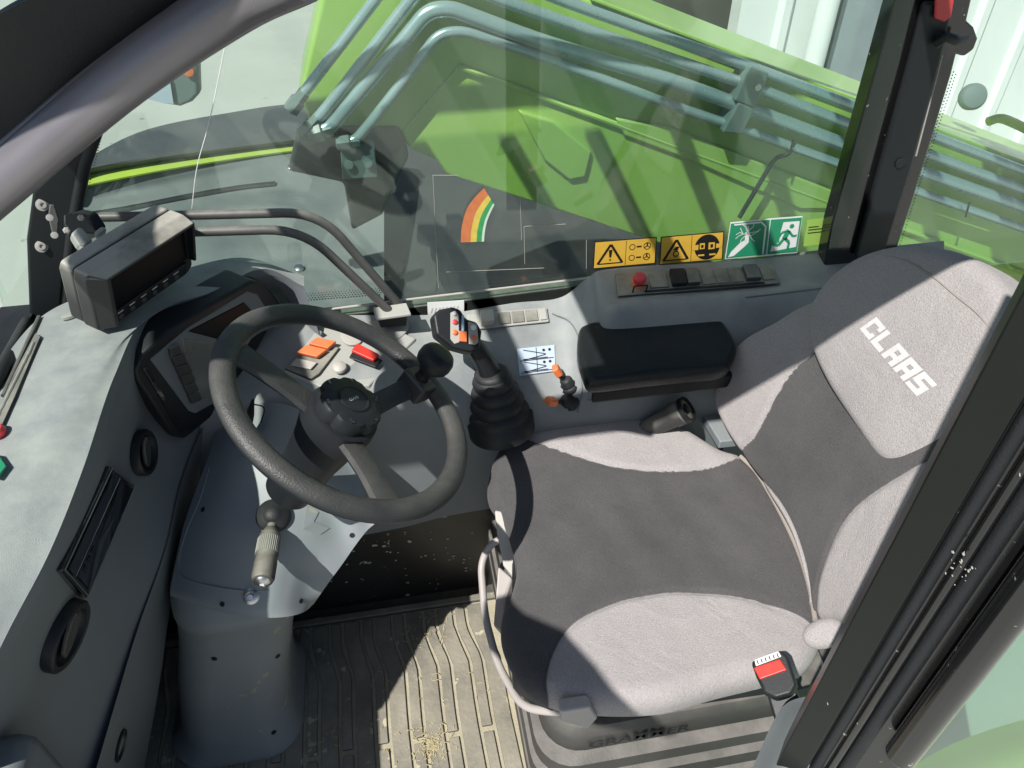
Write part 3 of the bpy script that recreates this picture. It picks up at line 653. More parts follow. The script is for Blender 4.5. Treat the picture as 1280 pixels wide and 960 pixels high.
# vents
for (x, y, r, fl) in ((174, 566, .034, .92), (76, 793, .044, .95)):
    p, n = hit(TD, x, y); n = n.normalized()
    p = p+n*.008; bm = lathe([(r*1.05, -.02), (r*1.05, .004), (r*.98, .007), (r*.84, .006), (r*.80, .0), (r*.74, -.003), (0, -.004)], p, n, 36, flat=fl); VT = link('air_vent', bm, 'black', DB, ang=50)
    q = n.cross(V((0, 0, 1))).normalized(); w = (q*.6+n.cross(q)*.8).normalized(); z = n.cross(w)
    bm = nb(); prism([p+w*a*r*.66+z*b*r*.3+n*.005 for a, b in ((-1.08, .2), (-.75, .9), (0, 1.25), (.75, .9), (1.08, .2), (.8, -.5), (0, -.75), (-.8, -.5))], -n*.006, bm); link('vent_flap', bm, 'blackdust', VT, bevel=.002)
p, n = hit(TDW, 150, 932); bm = lathe([(.022, -.004), (.022, .003), (.018, .004), (.014, -.002), (0, -.002)], p, n, 28, flat=1.3, xdir=(0, 1, 0)); link('side_vent', bm, 'black', DB)
# radio
def T2(x, y, lift): return hit(TD, x, y, lift)[0]
cs = [T2(70, 712, .007), T2(102, 748, .007), T2(164, 606, .007), T2(132, 582, .007)]
f, n = quadmap(cs)
bm = prism([f(0, 0), f(1, 0), f(1, 1), f(0, 1)], -n*.03); RD = link('radio', bm, 'gloss', DB, bevel=.003)
link('chrome_line', tube([f(.03, .02, .001), f(.97, .02, .001), f(.97, .98, .001), f(.03, .98, .001), f(.03, .02, .001)], .0009, 6), 'metal', RD)
link('chrome_line', tube([f(.36, .05, .0015), f(.36, .95, .0015)], .0009, 6), 'metal', RD)
link('radio_trim', prism([f(.08, .04, .001), f(.33, .04, .001), f(.33, .96, .001), f(.08, .96, .001)], n*.0015), 'radioglass', RD)
bm = prism([f(.40, .06, .001), f(.93, .06, .001), f(.93, .94, .001), f(.40, .94, .001)], n*.0012); link('radio_display', bm, 'radioglass', RD)
for v in (.12, .2, .28): bm = prism([f(.45, v, .002), f(.55, v, .002), f(.55, v+.05, .002), f(.45, v+.05, .002)], n*.0012); link('radio_key', bm, 'gloss', RD)

# long demister slot on the dash top edge
bm = nb(); P = [hit(TD0, x, y, .002)[0] for x, y in ((46, 420), (52, 424), (20, 500), (2, 540), (-6, 530), (20, 470))]; prism(P, V((0, 0, .003)), bm); link('demister_grille', bm, 'blackdust', DB)
bm = nb()
for i in range(9):
    a = hit(TD0, 44-i*5.2, 432+i*11, .0055)[0]; b = hit(TD0, 38-i*5.6, 447+i*11, .0055)[0]; tube([a, b], .0016, 5, bm)
link('grille_bars', bm, 'platepaint', DB)
bm = tube([hit(TD0, 50-i*5, 398+i*11, .003)[0] for i in range(10)], .003, 8); link('windscreen_trim', bm, 'rail', DB)
p, n = hit(TD0, 92, 396, .002); q = hit(TD0, 100, 388, .002)[0]-p; bm = lathe([(.016, 0), (.016, .004), (.012, .005), (0, .004)], p, n, 24, flat=.45, xdir=(.6, .4, 0)); link('oval_cap', bm, 'platepaint', DB)

# instrument cluster
IC = root('instrument_cluster', T2(250, 450, 0), 'black instrument cluster with grey display recessed in the dashboard behind the wheel', 'instrument cluster')
a, b, c = T2(172, 455, 0), T2(225, 540, 0), T2(335, 360, 0)
a, b, c = T2(172, 455, .012), T2(225, 540, .012), T2(340, 368, .03); cp = (a, (b-a).cross(c-a).normalized()); n = V(cp[1]); n = n if n.dot(CAM-a) > 0 else -n
def ic(poly, name, mt, lift, th, par=None, bev=.003): return link(name, prism([pl(x, y, *cp)+n*lift for x, y in poly], -n*(th+.002)), mt, par or IC, bevel=bev)
ic([(166, 462), (176, 440), (210, 410), (262, 378), (312, 350), (328, 352), (350, 380), (300, 470), (262, 520), (228, 548), (215, 545), (168, 475)], 'bezel', 'black', .006, .06, bev=.006)
ic([(183, 447), (230, 408), (305, 362), (318, 366), (330, 385), (300, 440), (268, 500), (240, 515), (232, 512)], 'display_recess', 'dashface', .008, .01)
ic([(228, 412), (300, 375), (316, 392), (290, 428)], 'display', 'screen', .0095, .004)
ic([(222, 420), (262, 425), (275, 440), (262, 490), (245, 500), (225, 445)], 'display', 'lcd', .0095, .004)
for i in range(6):
    t0 = i/6; x0_, y0_ = 203+t0*32, 432+t0*70; x1_, y1_ = x0_+5.2, y0_+11
    cx0 = 14-abs(i-2)*1.2
    ic([(x0_-2+(i==0)*3, y0_), (x0_+cx0, y0_-5), (x1_+cx0, y1_-6), (x1_-2, y1_)], 'cluster_key', 'blackdust', .014, .008, bev=.0015)
ic([(173, 458), (180, 456), (226, 535), (222, 541)], 'bezel_lip', 'gloss', .0085, .01, bev=.002)

# ================================================================== STEERING COLUMN
SC = root('steering_column', V((-.25, .8, 0)), 'grey plastic steering column cover widening into a dusty floor pedestal', 'steering column')
U = [[(268, 535, .60), (292, 512, .63), (325, 503, .645), (365, 508, .645), (408, 535, .62), (445, 590, .57), (468, 655, .515)],
     [(262, 565, .595), (290, 558, .622), (325, 555, .635), (365, 562, .632), (402, 590, .605), (435, 630, .555), (458, 664, .508)],
     [(246, 610, .565), (280, 606, .592), (320, 606, .60), (358, 612, .595), (392, 630, .57), (420, 655, .53), (444, 682, .495)],
     [(230, 655, .535), (268, 658, .56), (310, 660, .568), (348, 664, .562), (378, 674, .54), (404, 688, .51), (428, 705, .475)],
     [(220, 700, .50), (258, 706, .52), (300, 711, .527), (338, 714, .52), (366, 716, .50), (390, 718, .475), (411, 728, .45)],
     [(213, 735, .47), (248, 744, .487), (290, 752, .49), (328, 755, .485), (356, 755, .468), (380, 750, .445), (397, 748, .425)],
     [(213, 745, .455), (248, 757, .468), (290, 768, .47), (328, 772, .465), (358, 771, .45), (380, 765, .43), (392, 755, .41)]]
bm = loft([[az(*q) for q in r] for r in U], 60, 50, .004); TU = bvh(bm); UC = link('upper_cover', bm, 'column', SC, ang=55)
# raised panel in the cover
ins = [(262, 585), (250, 625), (232, 668), (224, 702), (230, 722), (262, 732), (300, 738), (335, 738)]
bm = tube(cr([hit(TU, x, y, .0005)[0] for x, y in ins], 40), .0016, 6); link('cover_seam', bm, 'columnlow', UC)
for x, y in ((254, 637), (440, 669), (278, 755), (376, 751)):
    p, n = hit(TU, x, y, .0008); bm = lathe([(.0042, 0), (.0042, .0006), (.002, .0004), (0, .0004)], p, n, 14); link('screw_hole', bm, 'black', UC)
bm = decal(TU, [(383, 632), (398, 640), (392, 652), (412, 660), (400, 668), (378, 662)], .0008, .0006); link('moulded_recess', bm, 'columnlow', UC)
# lower pedestal
def pr_(z, x0, x1, y0, y1, r): return rrect((x0+x1)/2, (y0+y1)/2, (x1-x0)/2, (y1-y0)/2, r, z, 8)
secs = [(.46, -.43, -.22, .765, .95, .07), (.43, -.437, -.225, .745, .96, .075), (.405, -.44, -.232, .742, .96, .075), (.392, -.44, -.236, .752, .96, .075), (.30, -.46, -.26, .752, .96, .075), (.2, -.49, -.285, .75, .96, .07), (.13, -.505, -.295, .745, .96, .07), (.10, -.51, -.30, .738, .97, .07), (.045, -.52, -.30, .728, .97, .07), (.03, -.54, -.29, .712, .98, .07), (0, -.54, -.29, .712, .98, .07)]
bm = nb(); rings = [[bm.verts.new(p) for p in pr_(*s)] for s in secs]
for a, b in zip(rings, rings[1:]):
    for i in range(len(a)): j = (i+1) % len(a); bm.faces.new((a[i], a[j], b[j], b[i]))
TL = bvh(bm); LC = link('lower_cover', bm, 'columnlow', SC, ang=55)
for x, y in ((347, 820), (342, 915), (268, 823)):
    p, n = hit(TL, x, y, .0008); bm = lathe([(.005, 0), (.005, .0006), (.002, .0004), (0, .0004)], p, n, 14); link('screw_hole', bm, 'black', LC)
# stalk
g, n = hit(TU, 342, 645); SK = link('stalk_boot', lathe([(.027, -.004), (.027, .004), (.024, .009), (.016, .012), (.012, .016), (.007, .02), (0, .02)], g, n, 32), 'rubber', SC, ang=70)
e = dist(328, 727, g.length and (g-CAM).length-.075); d = (e-g).normalized(); l = (e-g).length
bm = lathe([(.008, .01), (.007, l*.2), (.010, l*.22), (.0155, l*.32), (.0165, l*.34), (.0165, l*.36), (.0172, l*.37), (.0172, l*.62), (.0165, l*.63), (.0165, l*.7), (.017, l*.72), (.017, l*.95), (.015, l*.99), (.012, l), (.0118, l-.003), (0, l-.003)], g, d, 36); GS = link('stalk_grip', bm, 'blackdust', SK)
bm = nb()
for k in range(36):
    a_ = d.orthogonal().normalized(); b_ = d.cross(a_); q = a_*math.cos(k*math.pi/18)+b_*math.sin(k*math.pi/18)
    tube([g+d*l*.39+q*.0172, g+d*l*.61+q*.0172], .0007, 4, bm)
link('grip_ridges', bm, 'platepaint', SK)
bm = lathe([(.0115, l-.004), (.0115, l), (.009, l+.003), (.005, l+.0045), (0, l+.005)], g, d, 28); link('horn_button', bm, 'metal', SK)
bm = nb(); nn = d; uu = (rt-nn*rt.dot(nn)).normalized(); vv = nn.cross(uu); oo = g+d*(l+.0058)
for p4 in (((-.003, -.002), (-.001, -.002), (-.001, .002), (-.003, .002)), ((-.001, -.002), (.003, -.0045), (.003, .0045), (-.001, .002))): bm.faces.new([bm.verts.new(oo+uu*a+vv*b) for a, b in p4])
link('horn_symbol', bm, 'white', SK, smooth=False)
# chrome bolt
p, n = hit(TU, 314, 745); n = (n+(CAM-p).normalized()).normalized(); bm = lathe([(.013, -.002), (.013, .001), (.009, .003), (.0085, .008), (.0055, .009), (.0055, .018), (.0045, .02), (0, .0195)], p, n, 24); link('chrome_socket', bm, 'metal', SC)
# key and cable left of the column
bm = tube([az(308, 540, .66), az(312, 520, .675), az(316, 500, .68)], .012, 10, radii=[.013, .012, .004], flat=.5); link('ignition_key', bm, 'black', SC)
bm = tube(cr([az(316, 505, .68), az(330, 510, .67), az(326, 528, .655)], 14), .0012, 6); link('key_wire', bm, 'black', SC)
# white top deck between column and dash
bm = loft([[az(*q) for q in ((262, 500, .62), (330, 478, .64), (400, 470, .62), (440, 490, .58))], [az(*q) for q in ((262, 540, .60), (320, 530, .625), (380, 520, .61), (440, 545, .56))]], 20, 8, .004); link('column_deck', bm, 'platepaint', SC)

# ================================================================== STEERING WHEEL
WC = V((-.087, .791, .821)); a, b = R(34.6), R(-6.7)
wn = V((math.sin(a)*math.cos(b), math.sin(a)*math.sin(b), math.cos(a)))
SWH = root('steering_wheel', WC-wn*.12, 'black three spoke steering wheel with worn rim and round spinner knob', 'steering wheel')
e1 = wn.cross(V((0, 1, 0))).normalized(); e2 = wn.cross(e1)
rm = .1735; bm = nb(); rings = []
for i in range(120):
    t = 2*math.pi*i/120; o = e1*math.cos(t)+e2*math.sin(t)
    rings.append([bm.verts.new(WC+o*(rm+math.cos(k*math.pi/8)*.0165)+wn*math.sin(k*math.pi/8)*.0135) for k in range(16)])
for i in range(120):
    A_, B_ = rings[i], rings[(i+1) % 120]
    for k in range(16): bm.faces.new((A_[k], B_[k], B_[(k+1) % 16], A_[(k+1) % 16]))
link('rim', bm, 'wheel', SWH, ang=80)
hubc = WC-wn*.03
def wp(x, y): return pl(x, y, WC, wn)
for x, y in ((290, 432), (535, 473), (492, 640)):
    o = (wp(x, y)-WC).normalized(); s = wn.cross(o)
    bm = nb(); rows = []
    for t_ in range(9):
        t = t_/8; rr_ = .03+(rm-.006-.03)*t; h = -.028*(1-t)**1.3-.004; w = .021-.004*math.sin(math.pi*t)+.003*(t > .9)
        c = WC+o*rr_+wn*h
        rows.append([c-s*w-wn*.003, c-s*w*.85+wn*.004, c+wn*.007, c+s*w*.85+wn*.004, c+s*w-wn*.003, c+s*w*.8-wn*.009, c-s*w*.8-wn*.009])
    vr = [[bm.verts.new(p) for p in r] for r in rows]
    for A_, B_ in zip(vr, vr[1:]):
        for k in range(7): bm.faces.new((A_[k], A_[(k+1) % 7], B_[(k+1) % 7], B_[k]))
    bm.faces.new(vr[0]); bm.faces.new(vr[-1][::-1]); link('spoke', bm, 'wheel', SWH, ang=50)
bm = lathe([(.036, -.20), (.040, -.12), (.046, -.075), (.052, -.05), (.053, -.03), (.051, -.016), (.046, -.013), (.02, -.012), (0, -.012)], WC, wn, 48); link('hub', bm, 'black', SWH, ang=40)
bm = nb(); n_ = 72; prf = [(.046, -.013), (.0465, .004), (.044, .009), (.037, .011), (.030, .0135), (.0, .0135)]
rings = []
for r, h in prf[:-1]:
    rings.append([bm.verts.new(WC+wn*h+(e1*math.cos(2*math.pi*k/n_)+e2*math.sin(2*math.pi*k/n_))*r*(1-(.085*max(0, math.cos(6*2*math.pi*k/n_))**3 if r > .04 else 0))) for k in range(n_)])
for A_, B_ in zip(rings, rings[1:]):
    for k in range(n_): bm.faces.new((A_[k], A_[(k+1) % n_], B_[(k+1) % n_], B_[k]))
bm.faces.new(rings[-1]); HB = link('hub_knob', bm, 'black', SWH, ang=30)
for k in range(6):
    t = 2*math.pi*(k+.5)/6; c = WC+(e1*math.cos(t)+e2*math.sin(t))*.0385+wn*.0095; link('knob_dimple', lathe([(.0052, 0), (.0052, .0012), (.004, .0018), (0, .0008)], c, wn, 16), 'gloss', HB)
bm = lathe([(.0235, .0125), (.0235, .015), (.021, .016), (.0195, .0145), (0, .0145)], WC, wn, 40); BG = link('badge', bm, 'black', HB)
hu = (wp(447, 500)-wp(425, 508)).normalized(); 
link('badge_lettering', text('CLAAS', WC+wn*.0148-hu*.011-wn.cross(hu)*.002, hu, wn.cross(hu), .0042, bold=.03), 'greyprint', BG, smooth=False, norm=False)
# spinner knob
kb = wp(521, 480)
bm = lathe([(.011, -.01), (.0125, .01), (.010, .022), (.012, .03), (.020, .038), (.0265, .046), (.028, .052), (.0275, .062), (.024, .069), (.014, .073), (0, .074)], kb, wn, 36); SN = link('spinner_knob', bm, 'black', SWH, ang=50)
o = (kb-WC).normalized(); s = wn.cross(o)
bm = nb(); box(kb-wn*.002, (.036, .05, .034), bm, Matrix((o, s, wn)).transposed()); link('knob_clamp', bm, 'wheel', SWH, bevel=.006, seg=3)

# ================================================================== MONITOR
TLf, TRf, BRf, BLf = dist(128, 346, 1.15), dist(240, 274, 1.24), dist(247, 336, 1.30), dist(143, 418, 1.215)
BRf = TRf+(BLf-TLf)*.95
bk_ = dist(78, 324, 1.20)-TLf
MO = root('monitor', (BLf+BRf)/2, 'dusty dark grey box monitor tilted on a bracket above the dashboard', 'monitor')
ndir = (TRf-TLf).cross(BLf-TLf).normalized(); ndir = ndir if ndir.dot(CAM-TLf) > 0 else -ndir
U_, D_ = (TRf-TLf), (BLf-TLf)
def mp(u, v, d=0): return TLf+U_*u+D_*v+bk_*d
bm = prism([mp(-.03, -.02, .62), mp(1.0, -.02, .62), mp(1.03, .05, .62), mp(1.03, .95, .62), mp(1, 1.02, .62), mp(0, 1.02, .62), mp(-.06, .9, .62), mp(-.06, .08, .62)], bk_*.38); link('rear_housing', bm, 'monitor', MO, bevel=.005)
bm = prism([mp(.02, .03, .5), mp(.98, .03, .5), mp(.98, .97, .5), mp(.02, .97, .5)], bk_*.14); link('joint_gap', bm, 'black', MO)
bm = prism([mp(-.06, -.03, .2), mp(1.0, -.03, .2), mp(1.04, .08, .2), mp(1.04, .92, .2), mp(.98, 1.0, .2), mp(0, 1.0, .2), mp(-.08, .9, .2), mp(-.08, .1, .2)], bk_*.38); link('front_housing', bm, 'monitor', MO, bevel=.004)
bm = nb()   # visor: top, left and right wings sloping to the front
def solid(a, b, c, d, t, bm):
    prism([a, b, c, d], t, bm)
prism([mp(-.06, -.03, .24), mp(1.0, -.03, .24), mp(1.0, .05, -.05), mp(0.02, .05, -.05)], D_*.05, bm)
link('visor_top', bm, 'monitor', MO, bevel=.002)
bm = nb(); prism([mp(-.08, .02, .24), mp(.02, .06, -.05), mp(.04, .93, .02), mp(-.08, .92, .24)], U_*.04, bm); link('visor_side', bm, 'monitor', MO, bevel=.002)
bm = nb(); prism([mp(1.0, .02, .24), mp(.98, .06, -.05), mp(.99, .75, .02), mp(1.0, .78, .24)], U_*.03, bm); link('visor_side', bm, 'black', MO, bevel=.002)
bm = prism([mp(.05, .07, .18), mp(.97, .07, .18), mp(.97, .72, .18), mp(.05, .72, .18)], bk_*.04); link('screen', bm, 'screen', MO)
bm = prism([mp(.03, .74, .12), mp(.95, .74, .12), mp(.93, .95, .12), mp(.05, .95, .12)], bk_*.1); BP = link('button_panel', bm, 'black', MO, bevel=.003)
for i in range(6):
    c = mp(.14+i*.13, .87, .115); bm = lathe([(.0042, -.001), (.0042, .0006), (.003, .0012), (0, .0012)], c, ndir, 16); link('button', bm, 'rail', BP)
    bm = prism([mp(.11+i*.13, .78, .115), mp(.17+i*.13, .78, .115), mp(.17+i*.13, .795, .115), mp(.11+i*.13, .795, .115)], ndir*.0004); link('button_mark', bm, 'greyprint', BP)
# bracket
BR_ = root('monitor_bracket', dist(100, 290, 1.3), 'black bolted clamp bracket joining the windscreen pillar, rail and monitor', 'bracket')
def plate(poly, dd, th, name, mt, tilt=(0, 0), bev=.002):
    q = facing(sum(p[0] for p in poly)/len(poly), sum(p[1] for p in poly)/len(poly), dd, tilt); n = V(q[1])
    return link(name, prism([pl(x, y, *q) for x, y in poly], -n*th), mt, BR_, bevel=bev), q, n
plate([(62, 255), (68, 256), (74, 275), (72, 298), (66, 296), (60, 270)], 1.31, .02, 'mount_plate', 'rail')
plate([(80, 268), (108, 262), (122, 266), (133, 283), (118, 292), (88, 290), (80, 280)], 1.29, .03, 'clamp_plate', 'black', (.1, .3))
plate([(90, 266), (104, 261), (120, 264), (112, 270)], 1.27, .008, 'clamp_plate', 'blackdust', (0, .5))
plate([(88, 292), (100, 282), (117, 300), (106, 309), (98, 308)], 1.245, .025, 'swivel_arm', 'platepaint', (.1, .3), .004)
plate([(117, 290), (128, 282), (134, 286), (122, 296)], 1.25, .02, 'swivel_arm', 'platepaint', (0, .3), .003)
for x, y in ((101, 272), (83, 288)):
    c = dist(x, y, 1.265); n = -ray(x, y).normalized(); link('bolt', lathe([(.005, -.01), (.005, .002), (.003, .004), (0, .004)], c, n, 6), 'bar', BR_)
for x, y in ((62, 272), (68, 294)):
    c = dist(x, y, 1.295); link('bolt', lathe([(.005, -.006), (.005, .002), (0, .003)], c, -ray(x, y).normalized(), 12), 'bar', BR_)

# ================================================================== RAILS
GRL = root('grab_rail', ay(495, 390, 1.16), 'pair of bent dusty tubes running along the window to a foot on the sill', 'grab rail')
r1 = [ay(100, 272, 1.17), ay(240, 269, 1.17), ay(399, 265, 1.165), ay(508, 392, 1.155)]
r2 = [ay(200, 292, 1.15), ay(240, 290, 1.15), ay(378, 286, 1.15), ay(486, 388, 1.14)]
link('rail_tube', tube(r1, .0078, 14, smooth=.06), 'rail', GRL); link('rail_tube', tube(r2, .0078, 14, smooth=.06), 'rail', GRL)
bm = prism([ay(466, 384, 1.15), ay(508, 378, 1.15), ay(514, 392, 1.12), ay(470, 398, 1.12)], (0, 0, -.006)); link('foot_plate', bm, 'platepaint', GRL, bevel=.002)
bm = prism([ay(470, 396, 1.14), ay(510, 391, 1.14), ay(508, 408, 1.14), ay(476, 410, 1.14)], (0, .04, 0)); link('foot_block', bm, 'black', GRL, bevel=.002)

# ================================================================== PILLARS, GLASS, ROOF
wx0, wx1 = ay(60, 300, 1.2).x, ay(1110, 300, 1.2).x
bm = prism([(-.7, 1.2, .66), (1.35, 1.2, .66), (1.35, 1.2, 1.68), (-.5, 1.2, 1.68)], (0, .005, 0)); SG = link('side_window', bm, 'glass', label='large tinted right side window pane with dust and reflections', cat='window')
# front right pillar
ap = [(52, 226), (40, 240), (32, 300), (36, 405), (48, 418), (76, 395), (82, 330), (88, 290), (100, 215), (140, 90), (170, 0), (110, -10)]
bm = prism([ay(x, y, 1.17) for x, y in ap], (0, .03, 0)); FP = link('front_pillar', bm, 'black', label='dark windscreen pillar at the left carrying two screws and the bracket', cat='pillar', bevel=.006)
bm = tube([ay(x, y, 1.165) for x, y in ((88, 392), (86, 330), (92, 280), (106, 205), (150, 80), (180, 0))], .009, 10); link('rubber_seal', bm, 'rubber', FP)
for x, y in ((53, 256), (52, 308)):
    c = ay(x, y, 1.168); n = (CAM-c).normalized(); link('pillar_screw', lathe([(.0095, 0), (.0095, .001), (.0055, .002), (.0055, .004), (.003, .004), (.003, .002), (0, .002)], c, n, 20), 'bar', FP)
# rear window pillar
wp_ = [(1119, 0), (1100, -60), (1240, -60), (1215, 0), (1209, 26), (1218, 34), (1223, 48), (1218, 62), (1206, 71), (1196, 68), (1190, 92), (1165, 175), (1140, 255), (1112, 340), (1028, 345), (1040, 280)]
bm = prism([ay(x, y, 1.16) for x, y in wp_], (0, .035, 0)); RP = link('rear_window_pillar', bm, 'gloss', label='glossy black window pillar rising behind the seat headrest', cat='pillar', bevel=.004)
bm = prism([ay(x, y, 1.157) for x, y in ((1150, 0), (1130, 80), (1090, 225), (1065, 320), (1100, 320), (1135, 210), (1170, 80), (1188, 0))], (0, -.012, 0)); link('pillar_trim', bm, 'black', RP, bevel=.006)
bm = prism([ay(x, y, 1.143) for x, y in ((1168, -12), (1192, -12), (1187, 20), (1178, 27), (1166, 22))], (0, -.006, 0)); link('red_latch', bm, 'pinkred', RP, bevel=.004)
bm = tube([ay(1170, 55, 1.14), ay(1182, 46, 1.13), ay(1195, 50, 1.13), ay(1205, 48, 1.14)], .008, 12); link('latch_handle', bm, 'black', RP)
bm = tube([ay(1178, 68, 1.155), ay(1145, 195, 1.155)], .0016, 6); link('chrome_edge', bm, 'bar', RP)
c = ay(1125, 204, 1.144); link('pillar_plug', lathe([(.009, 0), (.009, .002), (0, .003)], c, (0, -1, 0), 16), 'rubber', RP)
# dotted frit beside pillars
bm = nb()
def frit(p0, p1, rows, n, dx, dy, y=1.1985, r=.0016):
    for j in range(rows):
        for i in range(n):
            t = (i+.5*(j % 2))/n; x = p0[0]+(p1[0]-p0[0])*t+dx*j; yy = p0[1]+(p1[1]-p0[1])*t+dy*j; c = ay(x, yy, y); q = r*(1-.12*j)
            bm.faces.new([bm.verts.new(c+V((math.cos(k*math.pi/3)*q, 0, math.sin(k*math.pi/3)*q))) for k in range(6)])
frit((118, 165), (94, 260), 4, 26, 3.2, 1); frit((350, 378), (478, 368), 4, 36, 0, -2.6); frit((1192, 90), (1112, 335), 2, 60, 3.2, 1)
frit((94, 260), (86, 380), 3, 30, 3.2, 0)
link('frit_dots', bm, 'ink', SG, smooth=False)
for n_i in range(1):
    bm = tube(cr([ay(283, 48, 1.19), ay(262, 150, 1.19), ay(246, 210, 1.19), ay(239, 268, 1.19)], 20), .0007, 5); link('cobweb_thread', bm, 'white', label='thin white thread hanging down the window above the monitor', cat='thread')

# near rear door pillar (right foreground)
NP = root('door_pillar', V((.36, .3, 0)), 'dark door pillar with ribbed rubber seals in the right foreground', 'pillar')
dirp = V((.76, -.65, 0)).normalized(); nr = V((-.65, -.76, 0)).normalized()
O_ = V((.352, .305, 0))
def pf(a, b): return O_+dirp*a+nr*b      # a along width, b towards the camera
def strip(a0, a1, b0, b1, name, mt, bev=.004, z0=0, z1=1.68): return link(name, prism([pf(a0, b0)+V((0, 0, z0)), pf(a1, b0)+V((0, 0, z0)), pf(a1, b1)+V((0, 0, z0)), pf(a0, b1)+V((0, 0, z0))], (0, 0, z1-z0)), mt, NP, bevel=bev)
strip(0, .028, -.03, .0, 'pillar_face', 'pillarpaint', .002)
strip(.0285, .105, -.04, -.012, 'pillar_core', 'gloss', .003)
for i, (a, r) in enumerate(((.036, .0055), (.049, .0045), (.060, .0065))):
    c = pf(a, -.009); link('rubber_seal', tube([c, c+V((0, 0, 1.68))], r, 12), 'rubber' if i != 1 else 'gloss', NP)
c = pf(.088, .004); bm = tube([c+V((0, 0, .775)), c+V((0, 0, .79)), c+V((0, 0, 1.68))], .014, 20, radii=None); link('edge_tube', bm, 'gloss', NP, bevel=.006)
bm = nb()
for i in range(26):
    z = random.gauss(1.04, .010) if i < 21 else random.uniform(.7, 1.3); a = random.gauss(.048, .005) if i < 21 else random.uniform(.005, .06)
    c = pf(a, .0012 if a < .028 else -.002)+V((0, 0, z)); q = random.uniform(.0003, .0009); bmesh.ops.create_icosphere(bm, subdivisions=1, radius=q, matrix=Matrix.Translation(c) @ Matrix.Rotation(random.uniform(0, 3), 4, 'X') @ Matrix.Diagonal((random.uniform(.4, 1), random.uniform(.6, 1.6), random.uniform(.6, 2.4), 1)))
link('dirt_flakes', bm, 'plasticlight', NP, smooth=False)
# door glass beyond the pillar and lime rear fender
bm = prism([(.46, .285, .0), (1.5, .285, .0), (1.5, .285, 1.6), (.46, .285, 1.6)], (0, -.005, 0)); link('rear_quarter_window', bm, 'doorglass', label='green tinted quarter window right of the door pillar', cat='window')
lf = [[az(*q) for q in r] for r in ([(1100, 985, .02), (1180, 935, .05), (1260, 905, .06), (1330, 890, .06)], [(1120, 1060, .12), (1200, 1000, .13), (1280, 960, .14), (1360, 940, .14)], [(1130, 1200, .12), (1220, 1150, .13), (1300, 1100, .14), (1400, 1080, .14)])]
bm = loft(lf, 24, 16, .01); link('rear_fender', bm, 'limeband', label='bright lime fender seen through the glass at the lower right corner', cat='fender')

# near front door frame (left foreground)
DF = root('door_frame', V((-.2, .4, .6)), 'dark door frame tube with glossy highlights crossing the upper left corner', 'door frame')
t1 = [dist(380, -40, .55), dist(292, 5, .60), dist(150, 103, .66), dist(0, 230, .72), dist(-40, 265, .74)]
link('frame_tube', tube(cr(t1, 30), .0215, 24, flat=.8), 'frame', DF, ang=80)
t2 = [dist(330, -50, .57), dist(244, 6, .62), dist(110, 103, .68), dist(-20, 212, .74)]
link('frame_lip', tube(cr(t2, 30), .008, 16), 'frame', DF)
bm = loft([[dist(x, y, d) for x, y, d in ((330, -60, .60), (235, 5, .64), (100, 105, .70), (-30, 215, .75))], [dist(x, y, d) for x, y, d in ((240, -90, .60), (120, -40, .64), (-20, 30, .70), (-60, 80, .75))]], 20, 6, .008); link('frame_panel', bm, 'black', DF)
link('cushion_shadow_blocker', prism([V((-.4, y, z)) for y, z in ((.29, 1.30), (.25, 1.39), (.15, 1.47), (.065, 1.565), (-.03, 1.63), (-.12, 1.68), (-.2, 1.70), (-.12, 1.60), (-.03, 1.48), (.10, 1.37), (.24, 1.24))], (-.03, 0, 0)), 'black', DF, bevel=.008)  # unseen band, added and shaped to cast the camera operator's shadow on the cushion
# roof
RF = root('cab_roof', V((.2, .8, 1.66)), 'black cab roof frame with guard bars over its glass hatch', 'roof')
link('side_rail', prism([(-.8, .408, 1.66), (1.15, .408, 1.66), (1.15, .47, 1.66), (-.8, .47, 1.66)], (0, 0, .05)), 'black', RF, bevel=.008)
link('side_rail', prism([(-.8, 1.225, 1.68), (1.15, 1.225, 1.68), (1.15, 1.25, 1.68), (-.8, 1.25, 1.68)], (0, 0, .025)), 'black', RF, bevel=.008)
link('front_header', prism([(-.82, .39, 1.655), (-.74, .39, 1.655), (-.74, 1.24, 1.655), (-.82, 1.24, 1.655)], (0, 0, .05)), 'black', RF, bevel=.008)
link('rear_header', prism([(1.05, .39, 1.655), (1.2, .39, 1.655), (1.2, 1.24, 1.655), (1.05, 1.24, 1.655)], (0, 0, .05)), 'black', RF, bevel=.008)
link('roof_lining', prism([(-.2, .46, 1.662), (1.1, .46, 1.662), (1.1, .72, 1.662), (-.2, .72, 1.662)], (0, 0, .03)), 'black', RF)
for i in range(9): 
    x = -.62+i*.2; link('guard_bar', prism([(x, .46, 1.70), (x+.035, .46, 1.70), (x+.035, 1.18, 1.70), (x, 1.18, 1.70)], (0, 0, .02)), 'black', RF)
# windscreen
bm = loft([[V((-.72, .3, .8)), V((-.74, .75, .8)), V((-.66, 1.2, .8))], [V((-.72, .3, 1.68)), V((-.76, .75, 1.68)), V((-.62, 1.2, 1.68))]], 20, 4, 0); link('windscreen', bm, 'clearglass', label='curved windscreen glass beyond the dashboard at the left edge', cat='windscreen')
bm = tube(cr([ay(34, 402, 1.16), az(8, 452, .86), az(-20, 500, .86), az(-90, 600, .86)], 24), .010, 10); link('windscreen_seal', bm, 'rubber', label='black rubber seal between windscreen and dashboard at the left edge', cat='seal')
